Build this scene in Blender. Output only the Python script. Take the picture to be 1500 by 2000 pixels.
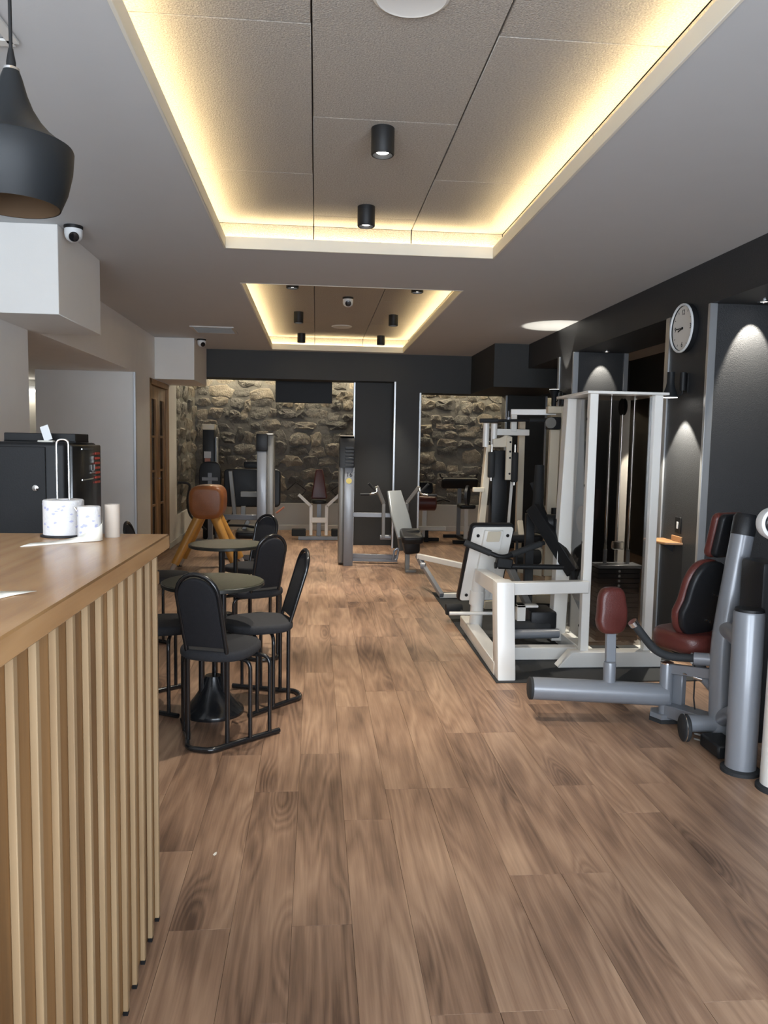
import bpy, bmesh, math, random
from mathutils import Vector, Matrix, Quaternion
random.seed(7)
for o in list(bpy.data.objects): bpy.data.objects.remove(o)
scene = bpy.context.scene
COL = scene.collection
R = math.radians

# ---------------------------------------------------------------- camera
cam_d = bpy.data.cameras.new('camera'); cam = bpy.data.objects.new('camera', cam_d); COL.objects.link(cam)
cam_d.sensor_width = 36.0; cam_d.lens = 27.0; cam_d.clip_start = .05
right = Vector((0.99596, -0.08798, 0.01773)); upv = Vector((-0.00996, 0.08798, 0.99607)); fwd = Vector((0.08919, 0.99223, -0.08675))
m = Matrix.Identity(4)
for i, v in enumerate((right, upv, -fwd)):
    for j in range(3): m[j][i] = v[j]
m.translation = (0, 0, 1.5)
cam.matrix_world = m
scene.camera = cam
# ---------------------------------------------------------------- colour management, world, large lights
vs = scene.view_settings
vs.view_transform = 'Standard'; vs.look = 'None'; vs.gamma = 1.0; vs.use_curve_mapping = False
vs.exposure = 0.0
W = bpy.data.worlds.new('sky'); scene.world = W; W.use_nodes = True
W.node_tree.nodes['Background'].inputs[0].default_value = (.72, .84, 1, 1)
W.node_tree.nodes['Background'].inputs[1].default_value = .5
def area(name, loc, rot, sx, sy, power, col):
    d = bpy.data.lights.new(name, 'AREA'); d.shape = 'RECTANGLE'; d.size = sx; d.size_y = sy; d.energy = power; d.color = col
    o = bpy.data.objects.new(name, d); COL.objects.link(o); o.location = loc; o.rotation_euler = rot
    return o
# daylight through the shopfront windows behind the viewer
for x, p in ((-1.15, 265), (1.45, 180)):
    area('window_daylight', (x, -1.75, 1.45), (R(97), 0, 0), 2.2, 2.2, p, (.80, .89, 1))
def spot(name, loc, aim, power, angle, blend, col=(1, .88, .70), size=.03):
    d = bpy.data.lights.new(name, 'SPOT'); d.energy = power; d.spot_size = R(angle); d.spot_blend = blend; d.color = col; d.shadow_soft_size = size
    o = bpy.data.objects.new(name, d); COL.objects.link(o); o.location = loc
    o.rotation_euler = (Vector(aim) - Vector(loc)).to_track_quat('-Z', 'Y').to_euler()
    return o

# ---------------------------------------------------------------- materials
def mat(name, col, rough=.5, metal=0., var=.12, scale=6., bump=0., bscale=60., coat=0., spec=None, emit=None, estr=0., trans=0.):
    M = bpy.data.materials.new(name); M.use_nodes = True
    nt = M.node_tree; b = nt.nodes['Principled BSDF']; N = nt.nodes; L = nt.links
    tc = N.new('ShaderNodeTexCoord')
    nz = N.new('ShaderNodeTexNoise'); nz.inputs['Scale'].default_value = scale; nz.inputs['Detail'].default_value = 4
    L.new(tc.outputs['Object'], nz.inputs['Vector'])
    mx = N.new('ShaderNodeMix'); mx.data_type = 'RGBA'
    mx.inputs[6].default_value = (*[c * (1 - var) for c in col], 1); mx.inputs[7].default_value = (*[min(1, c * (1 + var)) for c in col], 1)
    L.new(nz.outputs['Fac'], mx.inputs[0]); L.new(mx.outputs[2], b.inputs['Base Color'])
    b.inputs['Roughness'].default_value = rough; b.inputs['Metallic'].default_value = metal
    if coat: b.inputs['Coat Weight'].default_value = coat; b.inputs['Coat Roughness'].default_value = .15
    if spec is not None: b.inputs['Specular IOR Level'].default_value = spec
    if trans: b.inputs['Transmission Weight'].default_value = trans
    if emit: b.inputs['Emission Color'].default_value = (*emit, 1); b.inputs['Emission Strength'].default_value = estr
    if bump:
        n2 = N.new('ShaderNodeTexNoise'); n2.inputs['Scale'].default_value = bscale; n2.inputs['Detail'].default_value = 3
        L.new(tc.outputs['Object'], n2.inputs['Vector'])
        bp = N.new('ShaderNodeBump'); bp.inputs['Strength'].default_value = bump; bp.inputs['Distance'].default_value = .01
        L.new(n2.outputs['Fac'], bp.inputs['Height']); L.new(bp.outputs['Normal'], b.inputs['Normal'])
    return M
def srgb(r, g, b):
    f = lambda c: (c / 255 / 12.92) if c <= 10 else ((c / 255 + .055) / 1.055) ** 2.4
    return (f(r), f(g), f(b))

def wood_mat(name, dark, mid, light, gx=5., gy=.55, rings=14., rough=.45, axis='Y', rnd=1., fine=.5, tone=.35, cloud=1.5, ring=.44, cg=None, knots=0.):
    """plank wood: contour lines of a stretched noise give the cathedral grain; each piece gets its own offset and tone"""
    M = bpy.data.materials.new(name); M.use_nodes = True
    nt = M.node_tree; N = nt.nodes; L = nt.links; b = N['Principled BSDF']
    tc = N.new('ShaderNodeTexCoord'); oi = N.new('ShaderNodeObjectInfo')
    off = N.new('ShaderNodeVectorMath'); off.operation = 'SCALE'; off.inputs[0].default_value = (37.1, 91.7, 13.3)
    L.new(oi.outputs['Random'], off.inputs['Scale'])
    add = N.new('ShaderNodeVectorMath'); add.operation = 'ADD'
    L.new(tc.outputs['Object'], add.inputs[0]); L.new(off.outputs[0], add.inputs[1])
    def stretched(a, c):
        mp = N.new('ShaderNodeMapping')
        mp.inputs['Scale'].default_value = {'Y': (a, c, a), 'Z': (a, a, c), 'X': (c, a, a)}[axis]
        L.new(add.outputs[0], mp.inputs['Vector']); return mp
    n1 = N.new('ShaderNodeTexNoise'); n1.inputs['Scale'].default_value = 1; n1.inputs['Detail'].default_value = 1.5; n1.inputs['Roughness'].default_value = .4
    L.new(stretched(gx, gy).outputs[0], n1.inputs['Vector'])
    mu = N.new('ShaderNodeMath'); mu.operation = 'MULTIPLY'; mu.inputs[1].default_value = rings; L.new(n1.outputs['Fac'], mu.inputs[0])
    kd = None
    if knots:       # the grain bends round sparse knots
        vo = N.new('ShaderNodeTexVoronoi'); vo.inputs['Scale'].default_value = 1; vo.inputs['Randomness'].default_value = 1
        L.new(stretched(4.2, .95).outputs[0], vo.inputs['Vector'])
        kd = N.new('ShaderNodeMapRange'); kd.interpolation_type = 'SMOOTHSTEP'; kd.inputs[1].default_value = 0; kd.inputs[2].default_value = .34; kd.inputs[3].default_value = 1; kd.inputs[4].default_value = 0
        L.new(vo.outputs['Distance'], kd.inputs[0])
        m2 = N.new('ShaderNodeMath'); m2.operation = 'MULTIPLY_ADD'; m2.inputs[1].default_value = 4.; L.new(kd.outputs[0], m2.inputs[0]); L.new(mu.outputs[0], m2.inputs[2]); mu = m2
    pp = N.new('ShaderNodeMath'); pp.operation = 'PINGPONG'; pp.inputs[1].default_value = .5; L.new(mu.outputs[0], pp.inputs[0])
    n2 = N.new('ShaderNodeTexNoise'); n2.inputs['Scale'].default_value = 1; n2.inputs['Detail'].default_value = 4
    L.new(stretched(150, 5).outputs[0], n2.inputs['Vector'])
    n3 = N.new('ShaderNodeTexNoise'); n3.inputs['Scale'].default_value = 1; n3.inputs['Detail'].default_value = 3; n3.inputs['Roughness'].default_value = .55
    L.new(stretched(*(cg or (gx * 1.5, gy * 2.6))).outputs[0], n3.inputs['Vector'])
    # tone = .5 + cloudy + rings + fibre + piece
    def madd(src, k, prev):
        a = N.new('ShaderNodeMath'); a.operation = 'MULTIPLY_ADD'; a.inputs[1].default_value = k
        L.new(src, a.inputs[0])
        if isinstance(prev, float): a.inputs[2].default_value = prev
        else: L.new(prev, a.inputs[2])
        return a.outputs[0]
    t = madd(n3.outputs['Fac'], cloud, .5 - cloud * .5 - ring * .25 - fine * .25 - .5 * tone * rnd)
    t = madd(pp.outputs[0], ring, t)
    t = madd(n2.outputs['Fac'], fine * .5, t)
    t = madd(oi.outputs['Random'], tone * rnd, t)
    if kd: t = madd(kd.outputs[0], -knots, t)
    cr = N.new('ShaderNodeValToRGB'); e = cr.color_ramp.elements
    e[0].position = .12; e[0].color = (*dark, 1); e[1].position = .92; e[1].color = (*light, 1)
    k = e.new(.5); k.color = (*mid, 1)
    L.new(t, cr.inputs[0]); L.new(cr.outputs[0], b.inputs['Base Color'])
    b.inputs['Roughness'].default_value = rough
    bp = N.new('ShaderNodeBump'); bp.inputs['Strength'].default_value = .08; bp.inputs['Distance'].default_value = .004
    L.new(n2.outputs['Fac'], bp.inputs['Height']); L.new(bp.outputs['Normal'], b.inputs['Normal'])
    return M

def stone_mat():
    M = bpy.data.materials.new('rubble_stone'); M.use_nodes = True
    nt = M.node_tree; N = nt.nodes; L = nt.links; b = N['Principled BSDF']
    tc = N.new('ShaderNodeTexCoord'); oi = N.new('ShaderNodeObjectInfo')
    nz = N.new('ShaderNodeTexNoise'); nz.inputs['Scale'].default_value = 9; nz.inputs['Detail'].default_value = 6; nz.inputs['Roughness'].default_value = .65
    L.new(tc.outputs['Object'], nz.inputs['Vector'])
    a = N.new('ShaderNodeMath'); a.operation = 'MULTIPLY_ADD'; a.inputs[1].default_value = .55
    L.new(oi.outputs['Random'], a.inputs[0])
    s = N.new('ShaderNodeMath'); s.operation = 'MULTIPLY_ADD'; s.inputs[1].default_value = .9; s.inputs[2].default_value = -.22
    L.new(nz.outputs['Fac'], s.inputs[0]); L.new(s.outputs[0], a.inputs[2])
    cr = N.new('ShaderNodeValToRGB'); e = cr.color_ramp.elements
    e[0].position = .1; e[0].color = (.07, .067, .06, 1); e[1].position = .95; e[1].color = (.36, .325, .265, 1)
    k = e.new(.5); k.color = (.17, .16, .14, 1); k = e.new(.72); k.color = (.25, .215, .165, 1)
    L.new(a.outputs[0], cr.inputs[0]); L.new(cr.outputs[0], b.inputs['Base Color'])
    b.inputs['Roughness'].default_value = .40
    bp = N.new('ShaderNodeBump'); bp.inputs['Strength'].default_value = 1.; bp.inputs['Distance'].default_value = .06
    L.new(nz.outputs['Fac'], bp.inputs['Height']); L.new(bp.outputs['Normal'], b.inputs['Normal'])
    return M

MT = {
 'floor': wood_mat('floor_laminate', srgb(92, 70, 56), srgb(148, 118, 96), srgb(186, 155, 128), gx=7, gy=.6, rings=10, rough=.42, tone=.2, cloud=1.1, ring=.42, fine=.8, cg=(5.5, 1.3), knots=.3),
 'slat': wood_mat('counter_slat_wood', srgb(100, 70, 40), srgb(138, 102, 62), srgb(166, 128, 84), gx=9, gy=.5, rings=5, rough=.5, axis='Z', fine=.35, tone=.3, cloud=.8),
 'batten': wood_mat('counter_batten_wood', srgb(134, 108, 78), srgb(164, 138, 104), srgb(186, 162, 128), gx=9, gy=.5, rings=5, rough=.5, axis='Z', fine=.35, tone=.25, cloud=.7),
 'top': wood_mat('counter_top_wood', srgb(140, 100, 62), srgb(178, 136, 90), srgb(196, 156, 108), gx=6, gy=.6, rings=7, rough=.24, fine=.3, tone=.1, cloud=.9),
 'door': wood_mat('door_wood', srgb(96, 70, 40), srgb(140, 105, 66), srgb(160, 124, 80), gx=9, gy=.8, rings=6, rough=.45, axis='Z'),
 'stone': stone_mat(),
 'mortar': mat('wall_mortar', (.15, .143, .128), .8, var=.4, scale=9, bump=1., bscale=18),
 'white_wall': mat('white_wall_paint', (.79, .78, .75), .8, var=.03, bump=.05, bscale=140),
 'ceil': mat('ceiling_paint', (.52, .535, .545), .85, var=.02, bump=.03, bscale=140),
 'dark_wall': mat('charcoal_wall_paint', (.026, .027, .026), .55, var=.08, bump=.25, bscale=160),
 'navy_wall': mat('dark_textured_wall', (.027, .028, .030), .5, var=.08, bump=.35, bscale=170),
 'wains': mat('wainscot_paint', (.52, .51, .48), .7, var=.03),
 'felt': mat('grey_felt_panel', (.37, .34, .30), .95, var=.55, scale=120, bump=.5, bscale=150),
 'cream': mat('cream_cove_paint', (.72, .69, .60), .7, var=.02),
 'steel': mat('brushed_steel_trim', (.62, .64, .66), .38, .85, var=.05),
 'led': mat('warm_led', (1, .85, .5), .5, emit=(1, .80, .46), estr=58),
 'ledstone': mat('warm_led_grazer', (1, .9, .6), .5, emit=(1, .86, .62), estr=110),
 'lens': mat('lamp_lens', (1, 1, 1), .3, emit=(1, .95, .88), estr=12),
 'black': mat('black_powdercoat', (.012, .0125, .0135), .48, var=.15, bump=.05, bscale=200, spec=.25),
 'black_gloss': mat('black_gloss_tube', (.012, .0125, .014), .22, var=.1, coat=.3),
 'black_matte': mat('black_matte_lamp', (.013, .015, .017), .5, spec=.25, var=.1),
 'brown_in': mat('brown_lamp_inside', (.10, .062, .035), .5, var=.2),
 'weight': mat('weight_plate_paint', (.030, .032, .038), .35, var=.1),
 'vinyl': mat('black_vinyl', (.012, .013, .015), .42, spec=.35, var=.12, bump=.12, bscale=220),
 'fabric': mat('black_fabric', (.026, .027, .031), .95, var=.25, scale=60, bump=.3, bscale=300),
 'fabric_back': mat('dark_back_fabric', (.013, .0135, .017), .9, var=.25, scale=60, bump=.3, bscale=300),
 'granite': mat('green_granite', (.026, .030, .021), .38, spec=.12, var=.75, scale=55),
 'granite_edge': mat('granite_dark_edge', (.02, .022, .02), .3, var=.3, scale=40),
 'white_metal': mat('white_powdercoat', (.80, .79, .75), .32, var=.03, coat=.2),
 'cream_metal': mat('cream_powdercoat', (.68, .61, .48), .38, var=.05),
 'grey_metal': mat('silver_grey_powdercoat', (.215, .23, .255), .34, .12, var=.06, coat=.35),
 'grey_dark': mat('grey_shade_metal', (.22, .215, .20), .4, .3, var=.06),
 'chrome': mat('chrome', (.82, .83, .84), .12, 1., var=.03),
 'red': mat('oxblood_vinyl', (.105, .026, .021), .34, var=.15, bump=.15, bscale=180),
 'leather': mat('tan_leather', (.27, .095, .030), .36, var=.3, scale=9, bump=.15, bscale=120),
 'yellow': mat('ochre_wood', (.50, .255, .055), .42, var=.2, scale=12),
 'silver_pad': mat('silver_vinyl', (.37, .40, .41), .28, .2, var=.06),
 'rubber': mat('black_rubber', (.020, .022, .024), .75, var=.2, bump=.2, bscale=250),
 'paper': mat('paper_towel', (.66, .65, .65), .9, var=.05, scale=30, bump=.3, bscale=90),
 'print': mat('paper_print_blue', (.42, .43, .60), .9, var=.2),
 'card': mat('cardboard_tube', (.50, .43, .36), .85, var=.08),
 'sheet': mat('paper_sheet', (.80, .77, .68), .85, var=.03),
 'plastic_white': mat('white_plastic', (.72, .74, .75), .35, var=.03),
 'glass_dark': mat('dark_lens_glass', (.01, .01, .012), .08, var=.1),
 'clock_face': mat('clock_dial', (.70, .68, .64), .5, var=.02),
 'tv': mat('tv_screen', (.008, .008, .009), .45, var=.1, spec=.2),
 'btn': mat('red_button', (.42, .055, .035), .4, var=.2),
 'label_grey': mat('grey_print', (.33, .33, .32), .5, var=.2),
 'sticker_green': mat('green_sticker', (.03, .13, .09), .5, var=.3),
 'sticker_tan': mat('tan_sticker', (.30, .20, .12), .5, var=.2),
 'sticker_yellow': mat('yellow_sticker', (.62, .52, .16), .5, var=.1),
 'sticker_red': mat('red_sticker', (.42, .16, .10), .5, var=.2),
 'sticker_white': mat('white_sticker', (.5, .5, .5), .5, var=.2),
 'wedge': mat('varnished_shelf_wood', (.36, .19, .085), .4, var=.25, scale=18),
 'white_trim': mat('white_baseboard', (.62, .61, .58), .6, var=.02),
}
def glass(name, tint, gloss, rough=.04):
    M = bpy.data.materials.new(name); M.use_nodes = True
    nt = M.node_tree; N = nt.nodes; L = nt.links
    for n in list(N):
        if n.type != 'OUTPUT_MATERIAL': N.remove(n)
    t = N.new('ShaderNodeBsdfTransparent'); t.inputs[0].default_value = (*tint, 1)
    g = N.new('ShaderNodeBsdfGlossy'); g.inputs['Roughness'].default_value = rough
    nz = N.new('ShaderNodeTexNoise'); nz.inputs['Scale'].default_value = 3
    fr = N.new('ShaderNodeMath'); fr.operation = 'MULTIPLY_ADD'; fr.inputs[1].default_value = gloss * .3; fr.inputs[2].default_value = gloss * .85
    L.new(nz.outputs['Fac'], fr.inputs[0])
    mx = N.new('ShaderNodeMixShader'); L.new(fr.outputs[0], mx.inputs[0]); L.new(t.outputs[0], mx.inputs[1]); L.new(g.outputs[0], mx.inputs[2])
    L.new(mx.outputs[0], N['Material Output'].inputs[0])
    return M
MT['acrylic'] = glass('smoked_acrylic', (.66, .64, .62), .17)
MT['pane'] = glass('window_pane', (.95, .97, 1), .06)
MT['door_pane'] = glass('door_pane', (.5, .47, .43), .12, .2)

# ---------------------------------------------------------------- mesh helpers
class B:
    """collects shapes in one bmesh; o = origin that the coordinates are measured from"""
    def __init__(s, o=(0, 0, 0)): s.bm = bmesh.new(); s.o = Vector(o)
    def _merge(s, t, M=None):
        me = bpy.data.meshes.new('t')
        if M is not None: t.transform(M)
        t.to_mesh(me); t.free(); s.bm.from_mesh(me); bpy.data.meshes.remove(me)
    def box(s, a, b, bev=0., seg=1):
        a = Vector(a); b = Vector(b)
        return s.obox((a + b) / 2, [abs(b[i] - a[i]) for i in range(3)], None, bev, seg)
    def obox(s, c, size, rot=None, bev=0., seg=1):
        t = bmesh.new(); bmesh.ops.create_cube(t, size=1, matrix=Matrix.Diagonal((*size, 1)))
        if bev: bmesh.ops.bevel(t, geom=t.edges[:], offset=bev, segments=seg, affect='EDGES', profile=.5)
        M = Matrix.Translation(c) @ (rot.to_4x4() if rot is not None else Matrix.Identity(4))
        s._merge(t, M); return s
    def bar(s, p, q, w, h, up=(0, 0, 1), bev=.004):
        p = Vector(p); q = Vector(q); d = q - p; z = d.normalized(); u = Vector(up)
        if abs(z.dot(u)) > .98: u = Vector((0, 1, 0))
        x = u.cross(z).normalized(); y = z.cross(x)
        rot = Matrix((x, y, z)).transposed()
        return s.obox((p + q) / 2, (w, h, d.length), rot, bev)
    def tube(s, pts, r, seg=10, fil=0., fs=5, closed=False):
        pts = [Vector(p) for p in pts]
        if fil and len(pts) > 2:
            out = [] if closed else [pts[0]]
            n = len(pts)
            for i in (range(n) if closed else range(1, n - 1)):
                a, b, c = pts[i - 1], pts[i], pts[(i + 1) % n]
                u = (a - b); v = (c - b); k = min(fil, u.length * .48, v.length * .48)
                p0 = b + u.normalized() * k; p2 = b + v.normalized() * k
                for j in range(fs + 1):
                    t = j / fs; out.append(p0 * (1 - t) ** 2 + b * 2 * t * (1 - t) + p2 * t * t)
            if not closed: out.append(pts[-1])
            pts = out
        n = len(pts); bm = s.bm; rings = []; nrm = None
        for i, p in enumerate(pts):
            if closed: d = (pts[(i + 1) % n] - pts[i - 1]).normalized()
            else: d = (pts[min(i + 1, n - 1)] - pts[max(i - 1, 0)]).normalized()
            if nrm is None: nrm = d.orthogonal().normalized()
            else: nrm = (nrm - d * nrm.dot(d)).normalized()
            bi = d.cross(nrm); rr = r[i] if isinstance(r, (list, tuple)) else r
            rings.append([bm.verts.new(p + nrm * (rr * math.cos(2 * math.pi * k / seg)) + bi * (rr * math.sin(2 * math.pi * k / seg))) for k in range(seg)])
        for i in range(n if closed else n - 1):
            a, b = rings[i], rings[(i + 1) % n]
            for k in range(seg): bm.faces.new((a[k], a[(k + 1) % seg], b[(k + 1) % seg], b[k]))
        if not closed:
            bm.faces.new(rings[0][::-1]); bm.faces.new(rings[-1])
        return s
    def lathe(s, prof, c=(0, 0, 0), axis=(0, 0, 1), seg=24, cap=True):
        c = Vector(c); z = Vector(axis).normalized(); x = z.orthogonal().normalized(); y = z.cross(x); bm = s.bm; rings = []
        for r, h in prof:
            if r < 1e-5: rings.append([bm.verts.new(c + z * h)])
            else: rings.append([bm.verts.new(c + z * h + x * (r * math.cos(2 * math.pi * k / seg)) + y * (r * math.sin(2 * math.pi * k / seg))) for k in range(seg)])
        for a, b in zip(rings, rings[1:]):
            if len(a) == 1 and len(b) == 1: continue
            for k in range(seg):
                j = (k + 1) % seg
                if len(a) == 1: bm.faces.new((a[0], b[j], b[k]))
                elif len(b) == 1: bm.faces.new((a[k], a[j], b[0]))
                else: bm.faces.new((a[k], a[j], b[j], b[k]))
        if cap:
            if len(rings[0]) > 1: bm.faces.new(rings[0][::-1])
            if len(rings[-1]) > 1: bm.faces.new(rings[-1])
        return s
    def cyl(s, p, q, r, seg=16, r2=None):
        p = Vector(p); q = Vector(q); return s.lathe([(r, 0), (r if r2 is None else r2, (q - p).length)], p, q - p, seg)
    def plate(s, poly, th, c, ux, uy, bev=0., seg=2):
        """polygon (2D, in the plane ux, uy through c) extruded by th along ux x uy"""
        t = bmesh.new(); ux = Vector(ux).normalized(); uy = Vector(uy).normalized(); n = ux.cross(uy).normalized(); c = Vector(c)
        vs0 = [t.verts.new(c + ux * a + uy * b - n * th / 2) for a, b in poly]
        f = t.faces.new(vs0)
        g = bmesh.ops.extrude_face_region(t, geom=[f])
        bmesh.ops.translate(t, verts=[v for v in g['geom'] if isinstance(v, bmesh.types.BMVert)], vec=n * th)
        bmesh.ops.recalc_face_normals(t, faces=t.faces[:])
        if bev:
            ed = [e for e in t.edges if len(e.link_faces) == 2 and any(len(fc.verts) == len(poly) for fc in e.link_faces) ]
            bmesh.ops.bevel(t, geom=ed, offset=bev, segments=seg, affect='EDGES', profile=.5)
        s._merge(t); return s
    def mesh(s, name, angle=38):
        s.bm.transform(Matrix.Translation(-s.o))
        bmesh.ops.recalc_face_normals(s.bm, faces=s.bm.faces[:])
        me = bpy.data.meshes.new(name); s.bm.to_mesh(me); s.bm.free()
        me.polygons.foreach_set('use_smooth', [True] * len(me.polygons)); me.set_sharp_from_angle(angle=R(angle))
        return me
def rrect(w, h, r, n=4):
    out = []
    for cx, cy, a in ((w/2-r, h/2-r, 0), (-w/2+r, h/2-r, 90), (-w/2+r, -h/2+r, 180), (w/2-r, -h/2+r, 270)):
        for i in range(n + 1): out.append((cx + r*math.cos(R(a + 90*i/n)), cy + r*math.sin(R(a + 90*i/n))))
    return out
def sell(w, h, p=3., n=28):
    out = []
    for i in range(n):
        a = 2*math.pi*i/n; c, q = math.cos(a), math.sin(a)
        out.append((w/2*math.copysign(abs(c)**(2/p), c), h/2*math.copysign(abs(q)**(2/p), q)))
    return out
def link(name, me, m, parent=None):
    o = bpy.data.objects.new(name, me); COL.objects.link(o)
    if m is not None and not me.materials: me.materials.append(MT[m] if isinstance(m, str) else m)
    if parent is not None: o.parent = parent
    return o
def thing(name, label, cat, loc=(0, 0, 0), rz=0, group=None):
    o = bpy.data.objects.new(name, None); COL.objects.link(o); o.empty_display_size = .1
    o.location = loc; o.rotation_euler = (0, 0, rz); o['label'] = label; o['category'] = cat
    if group: o['group'] = group
    return o
def tag(o, label, cat, group=None):
    o['label'] = label; o['category'] = cat
    if group: o['group'] = group
    return o
def struct(o, label=None, cat=None):
    o['kind'] = 'structure'
    if label: o['label'] = label
    if cat: o['category'] = cat
    return o
def part(t, name, b, m, label=None, parent=None):
    """b holds world coordinates (things with rz = 0) or local ones when b.o stays 0"""
    o = link(name, b.mesh(name), m, parent or t)
    if label: o['label'] = label
    return o
def text(t, s, size, loc, ux, uy, m, parent=None, name='lettering', depth=.001):
    """flat print as mesh"""
    c = bpy.data.curves.new(name, 'FONT'); c.body = s; c.size = size; c.extrude = depth; c.align_x = 'CENTER'; c.align_y = 'CENTER'; c.resolution_u = 3
    tmp = bpy.data.objects.new('tmp', c); COL.objects.link(tmp)
    dg = bpy.context.evaluated_depsgraph_get(); me = bpy.data.meshes.new_from_object(tmp.evaluated_get(dg)); bpy.data.objects.remove(tmp)
    ux = Vector(ux).normalized(); uy = Vector(uy).normalized(); n = ux.cross(uy)
    M = Matrix((ux, uy, n)).transposed().to_4x4(); M.translation = Vector(loc); me.transform(M)
    me.materials.clear()
    return link(name, me, m, parent or t)
def dup(root, loc, rz, label=None, group=None):
    r = root.copy(); COL.objects.link(r); r.location = loc; r.rotation_euler = (0, 0, rz)
    if label: r['label'] = label
    if group: r['group'] = group
    for ch in list(root.children):
        c = ch.copy(); COL.objects.link(c); c.parent = r
        for g in list(ch.children):
            d = g.copy(); COL.objects.link(d); d.parent = c
    return r

# ================================================================ THE SETTING
CZ = 2.8
# ---- floor: base slab + single planks
floor = struct(link('floor', B().box((-4.1, -2.1, -.1), (4.8, 13.6, -.008)).mesh('floor'), 'floor'), 'brown oak laminate plank floor running away to the stone wall', 'floor')
PW, PL = .188, 1.34
plank_cache = {}
def plank_mesh(l):
    k = round(l, 3)
    if k not in plank_cache:
        plank_cache[k] = B().obox((0, 0, 0), (PW - .0008, l - .0008, .0078), None, .0006).mesh('plank')
    return plank_cache[k]
for c in range(26):
    x = -2.128 + PW * (c + .5)
    y = -2.0 - random.choice((.1, .3, .45, .62, .8, .95)) * PL
    while y < 13.42:
        y0 = max(y, -2.0); y1 = min(y + PL, 13.4)
        if y1 - y0 > .08:
            o = link('plank', plank_mesh(y1 - y0), 'floor', floor); o.location = (x, (y0 + y1) / 2, -.0039)
        y += PL
# ---- ceiling slab with the two recesses
COVES = [(-.63, 1.22, .2, 5.37), (-.63, 1.22, 6.49, 10.92)]
b = B()
b.box((-4.1, -2.1, CZ), (-.63, 13.6, CZ + .02)).box((1.22, -2.1, CZ), (4.8, 13.6, CZ + .02))
b.box((-.63, -2.1, CZ), (1.22, .2, CZ + .02)).box((-.63, 5.37, CZ), (1.22, 6.49, CZ + .02)).box((-.63, 10.92, CZ), (1.22, 13.6, CZ + .02))
ceiling = struct(link('ceiling', b.mesh('ceiling'), 'ceil'), 'matt white ceiling with two long lit recesses', 'ceiling')
FZ = 2.985; TR = .07
for (x0, x1, y0, y1) in COVES:
    X0, X1, Y0, Y1 = x0 - TR, x1 + TR, y0 - TR, y1 + TR
    s = B()     # shell above
    s.box((X0 - .05, Y0 - .05, FZ + .02), (X1 + .05, Y1 + .05, FZ + .06))
    s.box((X0 - .05, Y0 - .05, CZ + .02), (X0 - .02, Y1 + .05, FZ + .02)).box((X1 + .02, Y0 - .05, CZ + .02), (X1 + .05, Y1 + .05, FZ + .02))
    s.box((X0 - .02, Y0 - .05, CZ + .02), (X1 + .02, Y0 - .02, FZ + .02)).box((X0 - .02, Y1 + .02, CZ + .02), (X1 + .02, Y1 + .05, FZ + .02))
    link('recess_shell', s.mesh('recess_shell'), 'dark_wall', ceiling)
    lp = B()
    for a, c in (((x0, y0, CZ - .003), (x0 + .014, y1, CZ + .075)), ((x1 - .014, y0, CZ - .003), (x1, y1, CZ + .075)),
                 ((x0 + .014, y1 - .014, CZ - .003), (x1 - .014, y1, CZ + .075)), ((x0 + .014, y0, CZ - .003), (x1 - .014, y0 + .014, CZ + .075))):
        lp.box(a, c, .002)
    o = link('cove_lip', lp.mesh('cove_lip'), 'cream', ceiling); o['label'] = 'cream painted lip around the ceiling recess'
    for a, c in (((x0 - .05, y0, CZ + .056), (x0 - .036, y1, CZ + .063)), ((x1 + .036, y0, CZ + .056), (x1 + .05, y1, CZ + .063)),
                 ((x0, y1 + .036, CZ + .056), (x1, y1 + .05, CZ + .063)), ((x0, y0 - .05, CZ + .056), (x1, y0 - .036, CZ + .063))):
        o = link('led_strip', B().box(a, c).mesh('led_strip'), 'led', ceiling); o['label'] = 'warm white light strip'
    # felt panels overhead, three columns, joints staggered
    xs = [X0, -.03, .645, X1]
    for c in range(3):
        st = (2.88 if c != 1 else 3.66) + (0 if y0 < 5 else .62)
        ys = sorted([v for v in [st + 1.53 * k for k in range(-6, 8)] if Y0 + .05 < v < Y1 - .05] + [Y0, Y1])
        for ya, yb in zip(ys, ys[1:]):
            p = B(((xs[c] + xs[c+1]) / 2, (ya + yb) / 2, FZ)).box((xs[c] + .003, ya + .0025, FZ), (xs[c+1] - .003, yb - .0025, FZ + .02), .002)
            o = link('felt_panel', p.mesh('felt_panel'), 'felt', ceiling); o.location = ((xs[c] + xs[c+1]) / 2, (ya + yb) / 2, FZ)
    for c in range(3):
        for ya, yb in ((Y1, Y1 + .018), (Y0 - .018, Y0)):
            link('felt_panel', B().box((xs[c] + .003, ya, CZ + .021), (xs[c+1] - .003, yb, FZ), .002).mesh('felt_panel'), 'felt', ceiling)
    n = max(2, round((Y1 - Y0) / 1.53))
    for k in range(n):
        ya, yb = Y0 + (Y1 - Y0) * k / n, Y0 + (Y1 - Y0) * (k + 1) / n
        for xa, xb in ((X0 - .018, X0), (X1, X1 + .018)):
            link('felt_panel', B().box((xa, ya + .002, CZ + .021), (xb, yb - .002, FZ), .002).mesh('felt_panel'), 'felt', ceiling)
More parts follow.
